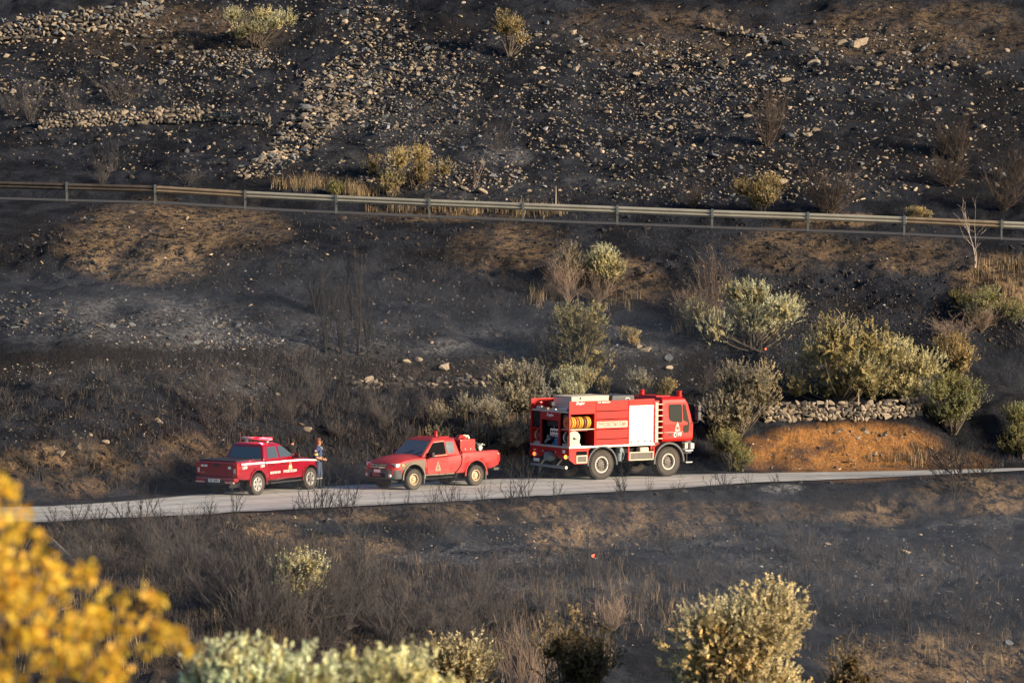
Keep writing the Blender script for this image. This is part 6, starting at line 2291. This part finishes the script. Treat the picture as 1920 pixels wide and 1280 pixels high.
M_strand = mat('dry_strands', (1, 1, 1), rough=0.95, attr='tint', transl=0.2)
GREYS = [(0.060, 0.055, 0.055), (0.085, 0.075, 0.070), (0.035, 0.035, 0.040), (0.115, 0.097, 0.082)]
TANS = [(0.34, 0.25, 0.14), (0.24, 0.17, 0.10), (0.40, 0.30, 0.17)]
BROWNS = [(0.135, 0.103, 0.08), (0.175, 0.13, 0.095), (0.08, 0.07, 0.066)]
strands('burnt_stalks', 'burnt grey stalks standing over the ground below the lower road', 36000,
        [(300, 1040, 320, 70, 5), (600, 1110, 330, 90, 6), (160, 1120, 200, 120, 3), (1000, 1130, 300, 90, 4), (1350, 1090, 500, 90, 2), (1700, 1150, 300, 110, 2), (600, 1230, 500, 60, 4)],
        (6, 24), (0.45, 0.95), GREYS + BROWNS, 51, lean=0.75, clump=12)
strands('burnt_stalks', 'burnt grey stalks covering the bank behind the vehicles', 17000,
        [(700, 800, 330, 70, 5), (250, 740, 300, 60, 3), (300, 860, 300, 60, 2), (620, 740, 300, 40, 3), (1330, 800, 60, 60, 1), (1780, 860, 120, 30, 1), (560, 690, 200, 30, 1)],
        (5, 20), (0.45, 0.9), GREYS, 52, lean=0.75, clump=10)
strands('burnt_stalks', 'short burnt stalks over the slopes round the guardrail', 9000,
        [(960, 480, 1000, 90, 4), (960, 200, 1050, 180, 3), (900, 620, 700, 60, 2), (1650, 620, 320, 60, 2)],
        (3, 11), (0.5, 1.0), GREYS, 53, lean=0.6)
strands('dry_grass', 'dry tan grass in tufts near the guardrail and road banks', 5200,
        [(580, 352, 70, 8, 1.5), (690, 362, 60, 8, 1.5), (800, 398, 140, 6, 1.5), (880, 800, 110, 40, 3), (960, 860, 30, 30, 1), (1000, 400, 60, 8, 1), (1880, 530, 80, 50, 1.5), (1100, 560, 110, 40, 1.2), (1300, 590, 50, 40, 0.8), (1720, 860, 100, 20, 0.8)],
        (8, 26), (0.5, 1.0), TANS, 54, clump=9)
strands('dry_grass', 'dry brown grass in tufts over the ground below the lower road', 5200,
        [(150, 1090, 160, 90, 2), (130, 1230, 200, 40, 1.5), (1150, 1150, 200, 60, 2), (1020, 1230, 150, 40, 2), (420, 1210, 120, 50, 1.5), (1750, 1230, 200, 40, 1), (660, 1080, 150, 40, 1)],
        (12, 38), (0.5, 1.0), TANS + BROWNS, 55, clump=9, lean=0.45)

# two glowing embers
M_ember = mat('ember', (0.6, 0.05, 0.02), rough=0.6, emit=(1.0, 0.12, 0.04), estr=2.2)
for (q, w_, s_, lb) in ((1112, 1043, 8, 'small glowing red ember on the burnt ground below the lower road'), (1435, 655, 4, 'tiny red ember under the pale sage bush')):
    x, y, z = (float(v[0]) for v in hit([q], [w_]))
    s = s_ * y / FPX
    o = link('ember', np_mesh('ember', SHAPES[3][0], SHAPES[3][1], [M_ember], False))
    o.location, o.scale = (x, y - 0.3, z + s * 0.4), (s * 0.5, s * 0.5, s * 0.7)
    tag(o, lb, 'ember')
# ------------------------------------------------------------------ people
M_skin = mat('skin', (0.42, 0.20, 0.12), rough=0.55, var=0.06, scale=20)
M_navy = mat('navy_uniform', (0.035, 0.060, 0.135), rough=0.85, var=0.18, scale=9)
M_navy2 = mat('navy_trousers', (0.045, 0.065, 0.115), rough=0.88, var=0.18, scale=9)
M_boot = mat('black_boot', (0.016, 0.018, 0.022), rough=0.5, var=0.2)
M_hair = mat('brown_hair', (0.14, 0.075, 0.045), rough=0.8, var=0.25, scale=40)
M_hiviz = mat('yellow_band', (0.62, 0.62, 0.12), rough=0.6)
M_darkcloth = mat('black_jacket', (0.014, 0.014, 0.017), rough=0.9, var=0.2)


def skin_body(name, J, E, mats, pick):
    """one continuous body: joints J {name: (x, y, z, radius)} joined by bones E, grown with a Skin modifier; pick(centre) -> material index"""
    names = list(J)
    me = bpy.data.meshes.new(name)
    me.from_pydata([J[k][:3] for k in names], [(names.index(a), names.index(b)) for a, b in E], [])
    o = link(name, me)
    sk = o.modifiers.new('skin', 'SKIN')
    sk.use_smooth_shade = True
    lay = me.skin_vertices[0].data if len(me.skin_vertices) else me.skin_vertices.new().data
    for i, k in enumerate(names):
        r = J[k][3]
        lay[i].radius = (r, r) if not hasattr(r, '__len__') else r
        lay[i].use_root = (k == 'pelvis')
    sb = o.modifiers.new('sub', 'SUBSURF')
    sb.levels = sb.render_levels = 2
    m2 = evaluated_mesh(o)
    o.modifiers.clear()
    o.data = m2
    for m in mats:
        m2.materials.append(m)
    for p in m2.polygons:
        p.use_smooth = True
        p.material_index = pick(p.center)
    return o


def person(name_label, loc, rz, leather, shirt, trousers, hair, cap=False, arms='clasped'):
    # x forward, y left, z up; 1.80 m tall
    J = {'pelvis': (0, 0, 0.95, 0.145), 'waist': (0.0, 0, 1.10, 0.140), 'chest': (0.0, 0, 1.30, 0.165), 'upper': (-0.01, 0, 1.43, 0.140), 'neck': (0.01, 0, 1.53, 0.062), 'head0': (0.03, 0, 1.60, 0.072),
         'head1': (0.035, 0, 1.68, 0.092), 'head2': (0.03, 0, 1.75, 0.075)}
    E = [('pelvis', 'waist'), ('waist', 'chest'), ('chest', 'upper'), ('upper', 'neck'), ('neck', 'head0'), ('head0', 'head1'), ('head1', 'head2')]
    for s, n in ((1, 'l'), (-1, 'r')):
        kx = 0.05 if n == 'l' else 0.01
        J.update({n + 'hip': (0, s * 0.10, 0.88, 0.105), n + 'knee': (kx + 0.01, s * 0.12, 0.50, 0.072), n + 'calf': (kx - 0.02, s * 0.125, 0.36, 0.070), n + 'ankle': (kx - 0.02, s * 0.13, 0.10, 0.052),
                  n + 'heel': (kx - 0.03, s * 0.13, 0.045, 0.045), n + 'toe': (kx + 0.16, s * 0.15, 0.04, 0.042),
                  n + 'sho': (-0.01, s * 0.19, 1.43, 0.075)})
        E += [('pelvis', n + 'hip'), (n + 'hip', n + 'knee'), (n + 'knee', n + 'calf'), (n + 'calf', n + 'ankle'), (n + 'ankle', n + 'heel'), (n + 'heel', n + 'toe'), ('upper', n + 'sho')]
        el = (-0.03, s * 0.265, 1.15)
        wr = (0.20, s * 0.075, 1.05)
        J.update({n + 'arm': (-0.02, s * 0.235, 1.30, 0.062), n + 'elb': (*el, 0.050), n + 'fore': (0.10, s * 0.18, 1.09, 0.042), n + 'wri': (*wr, 0.030), n + 'palm': (0.25, s * 0.035, 1.045, 0.034)})
        E += [(n + 'sho', n + 'arm'), (n + 'arm', n + 'elb'), (n + 'elb', n + 'fore'), (n + 'fore', n + 'wri'), (n + 'wri', n + 'palm')]
        for f in range(4):
            z = 1.07 - f * 0.020
            L = (0.07, 0.08, 0.075, 0.06)[f]
            J.update({n + 'f%da' % f: (0.275 + 0.004 * f, s * 0.012, z, 0.010), n + 'f%db' % f: (0.285 + L * 0.2, -s * L * 0.35, z - 0.006, 0.009), n + 'f%dc' % f: (0.270 + L * 0.1, -s * L * 0.75, z - 0.014, 0.008)})
            E += [(n + 'palm', n + 'f%da' % f), (n + 'f%da' % f, n + 'f%db' % f), (n + 'f%db' % f, n + 'f%dc' % f)]
        J.update({n + 'ta': (0.245, s * 0.035, 1.085, 0.011), n + 'tb': (0.275, s * 0.012, 1.105, 0.009)})
        E += [(n + 'palm', n + 'ta'), (n + 'ta', n + 'tb')]

    def pick(c):
        if c.z > 1.545:
            return 0
        if c.x > 0.19 and 0.98 < c.z < 1.16:
            return 0
        sleeve = abs(c.y) > 0.14 or c.x > 0.10
        if sleeve and 1.0 < c.z < 1.17 and abs(c.y) > 0.02:
            return 0 if (c.x > 0.02 or c.z < 1.135) and abs(c.y) < 0.33 and (c.x > 0.0 or abs(c.y) > 0.19) else 1
        if c.z > 0.98:
            return 1
        if c.z > 0.34:
            return 2
        return 3

    root = empty('person', loc, rz)
    body = skin_body('body', J, E, [M_skin, shirt, trousers, leather], pick)
    body.parent = root
    # hair cap
    b = MB()
    prof = [(0.001, 0.125), (0.05, 0.115), (0.085, 0.08), (0.100, 0.03), (0.098, -0.02), (0.08, -0.07)]
    b.lathe(prof, 20, c=(0.015, 0, 1.70), axis='z')
    # trim the face side
    b.v = [((v[0] if v[0] < 0.06 or v[2] > 1.765 else 0.06 - (v[0] - 0.06) * 0.2), v[1] * 0.96, v[2]) for v in b.v]
    b.build('hair' if not cap else 'cap', hair, root)
    b = MB()
    b.tube([(0.128, 0, 1.705), (0.150, 0, 1.675), (0.132, 0, 1.660)], [0.012, 0.019, 0.010], 8)
    b.build('nose', M_skin, root)
    for s in (1, -1):
        b = MB()
        b.lathe([(0, -0.012), (0.022, -0.010), (0.028, 0.0), (0.02, 0.008)], 10, c=(0.03, s * 0.094, 1.685))
        b.build('ear', M_skin, root)
    b = MB()
    b.box(0.122, 0.128, -0.025, 0.025, 1.628, 1.636)
    b.build('mouth', mat('lip', (0.30, 0.10, 0.08), rough=0.6), root)
    b = MB()
    b.box(0.118, 0.140, -0.070, -0.008, 1.692, 1.725)
    b.box(0.118, 0.140, 0.008, 0.070, 1.692, 1.725)
    b.box(0.128, 0.138, -0.012, 0.012, 1.708, 1.718)
    b.box(0.02, 0.125, 0.086, 0.092, 1.708, 1.716)
    b.box(0.02, 0.125, -0.092, -0.086, 1.708, 1.716)
    b.build('sunglasses', M_black, root, bevel=0.006)
    if not cap:
        for s in (1, -1):
            b = MB()
            b.lathe([(0.070, -0.035), (0.074, -0.03), (0.074, 0.03), (0.070, 0.035)], 18, c=(-0.025, s * 0.243, 1.245), axis='z')
            b.build('sleeve_band', M_hiviz, root)
            b = MB()
            b.box(-0.05, 0.01, *sorted((s * 0.29, s * 0.302)), 1.345, 1.395)
            b.build('badge', M_letter, root)
        b = MB()
        b.prism([(0.085, 0.075, 1.52), (0.13, 0.02, 1.44), (0.155, 0.03, 1.40), (0.10, 0.105, 1.49)], (0.014, 0, 0.004))
        b.prism([(0.085, -0.075, 1.52), (0.13, -0.02, 1.44), (0.155, -0.03, 1.40), (0.10, -0.105, 1.49)], (0.014, 0, 0.004))
        b.build('collar', mat('pale_collar', (0.32, 0.36, 0.42), rough=0.8), root)
        b = MB()
        b.lathe([(0.150, 0.98), (0.158, 0.985), (0.158, 1.02), (0.150, 1.025)], 24, axis='z')
        b.box(0.145, 0.20, -0.14, -0.06, 0.99, 1.09)
        b.build('belt_and_radio', M_black, root)
        b = MB()
        for s in (1, -1):
            b.lathe([(0.080, 0.345), (0.088, 0.35), (0.088, 0.385), (0.080, 0.39)], 18, c=((0.03 if s > 0 else -0.01), s * 0.125, 0), axis='z')
        b.build('trouser_cuff', mat('grey_band', (0.30, 0.28, 0.25), rough=0.7), root)
    return tag(root, name_label, 'person')


def stand(px, py):
    x, y, z = (float(v[0]) for v in hit([px], [py]))
    return Vector((x, y, float(ROADZ(x, y))))


pp1 = stand(597, 919)
person('firefighter in navy uniform and sunglasses leaning by the crimson pickup bonnet', pp1, R(-12), M_boot, M_navy, M_navy2, M_hair)
pp2 = Vector((-8.05, 145.5, float(ROADZ(-8.05, 145.5))))
person('person in black clothes and cap standing on the far side of the crimson pickup', pp2, R(95), M_boot, M_darkcloth, M_darkcloth, M_darkcloth, cap=True).scale = (0.9, 0.9, 0.9)
# ------------------------------------------------------------------ thin smoke lying over the burnt ground
def smoke(c, r, density, label, col=(0.60, 0.72, 0.92)):
    bm = bmesh.new()
    bmesh.ops.create_icosphere(bm, subdivisions=4, radius=1.0)
    me = bpy.data.meshes.new('smoke')
    for v in bm.verts:
        v.co = (v.co.x * r[0], v.co.y * r[1], v.co.z * r[2])
    bm.to_mesh(me)
    bm.free()
    m = bpy.data.materials.new('smoke')
    m.use_nodes = True
    nt = m.node_tree
    nt.nodes.remove(nt.nodes['Principled BSDF'])
    pv = nt.nodes.new('ShaderNodeVolumePrincipled')
    pv.inputs['Color'].default_value = (*col, 1)
    pv.inputs['Density'].default_value = density
    pv.inputs['Anisotropy'].default_value = 0.1
    nt.links.new(pv.outputs[0], nt.nodes['Material Output'].inputs['Volume'])
    me.materials.append(m)
    o = link('smoke', me)
    o.location = c
    return tag(o, label, kind='stuff')


def smoke_at(px, py, Y, rx, ry, rz, density, label):
    x, y, z = (float(v) for v in at(px, py, Y))
    return smoke((x, y, z), (rx, ry, rz), density, label)


smoke_at(980, 1110, 124, 32, 15, 4.2, 0.0021, 'thin blue-grey smoke lying over the ground below the lower road')
smoke_at(1560, 1090, 128, 16, 11, 3.0, 0.0022, 'denser smoke drifting over the burnt hollow below the lower road')
smoke_at(470, 655, 155, 17, 9, 4.0, 0.0034, 'thin smoke drifting over the ashy terrace')
smoke_at(1240, 655, 158, 9, 5, 2.2, 0.0040, 'wisp of smoke on the terrace above the fire truck')
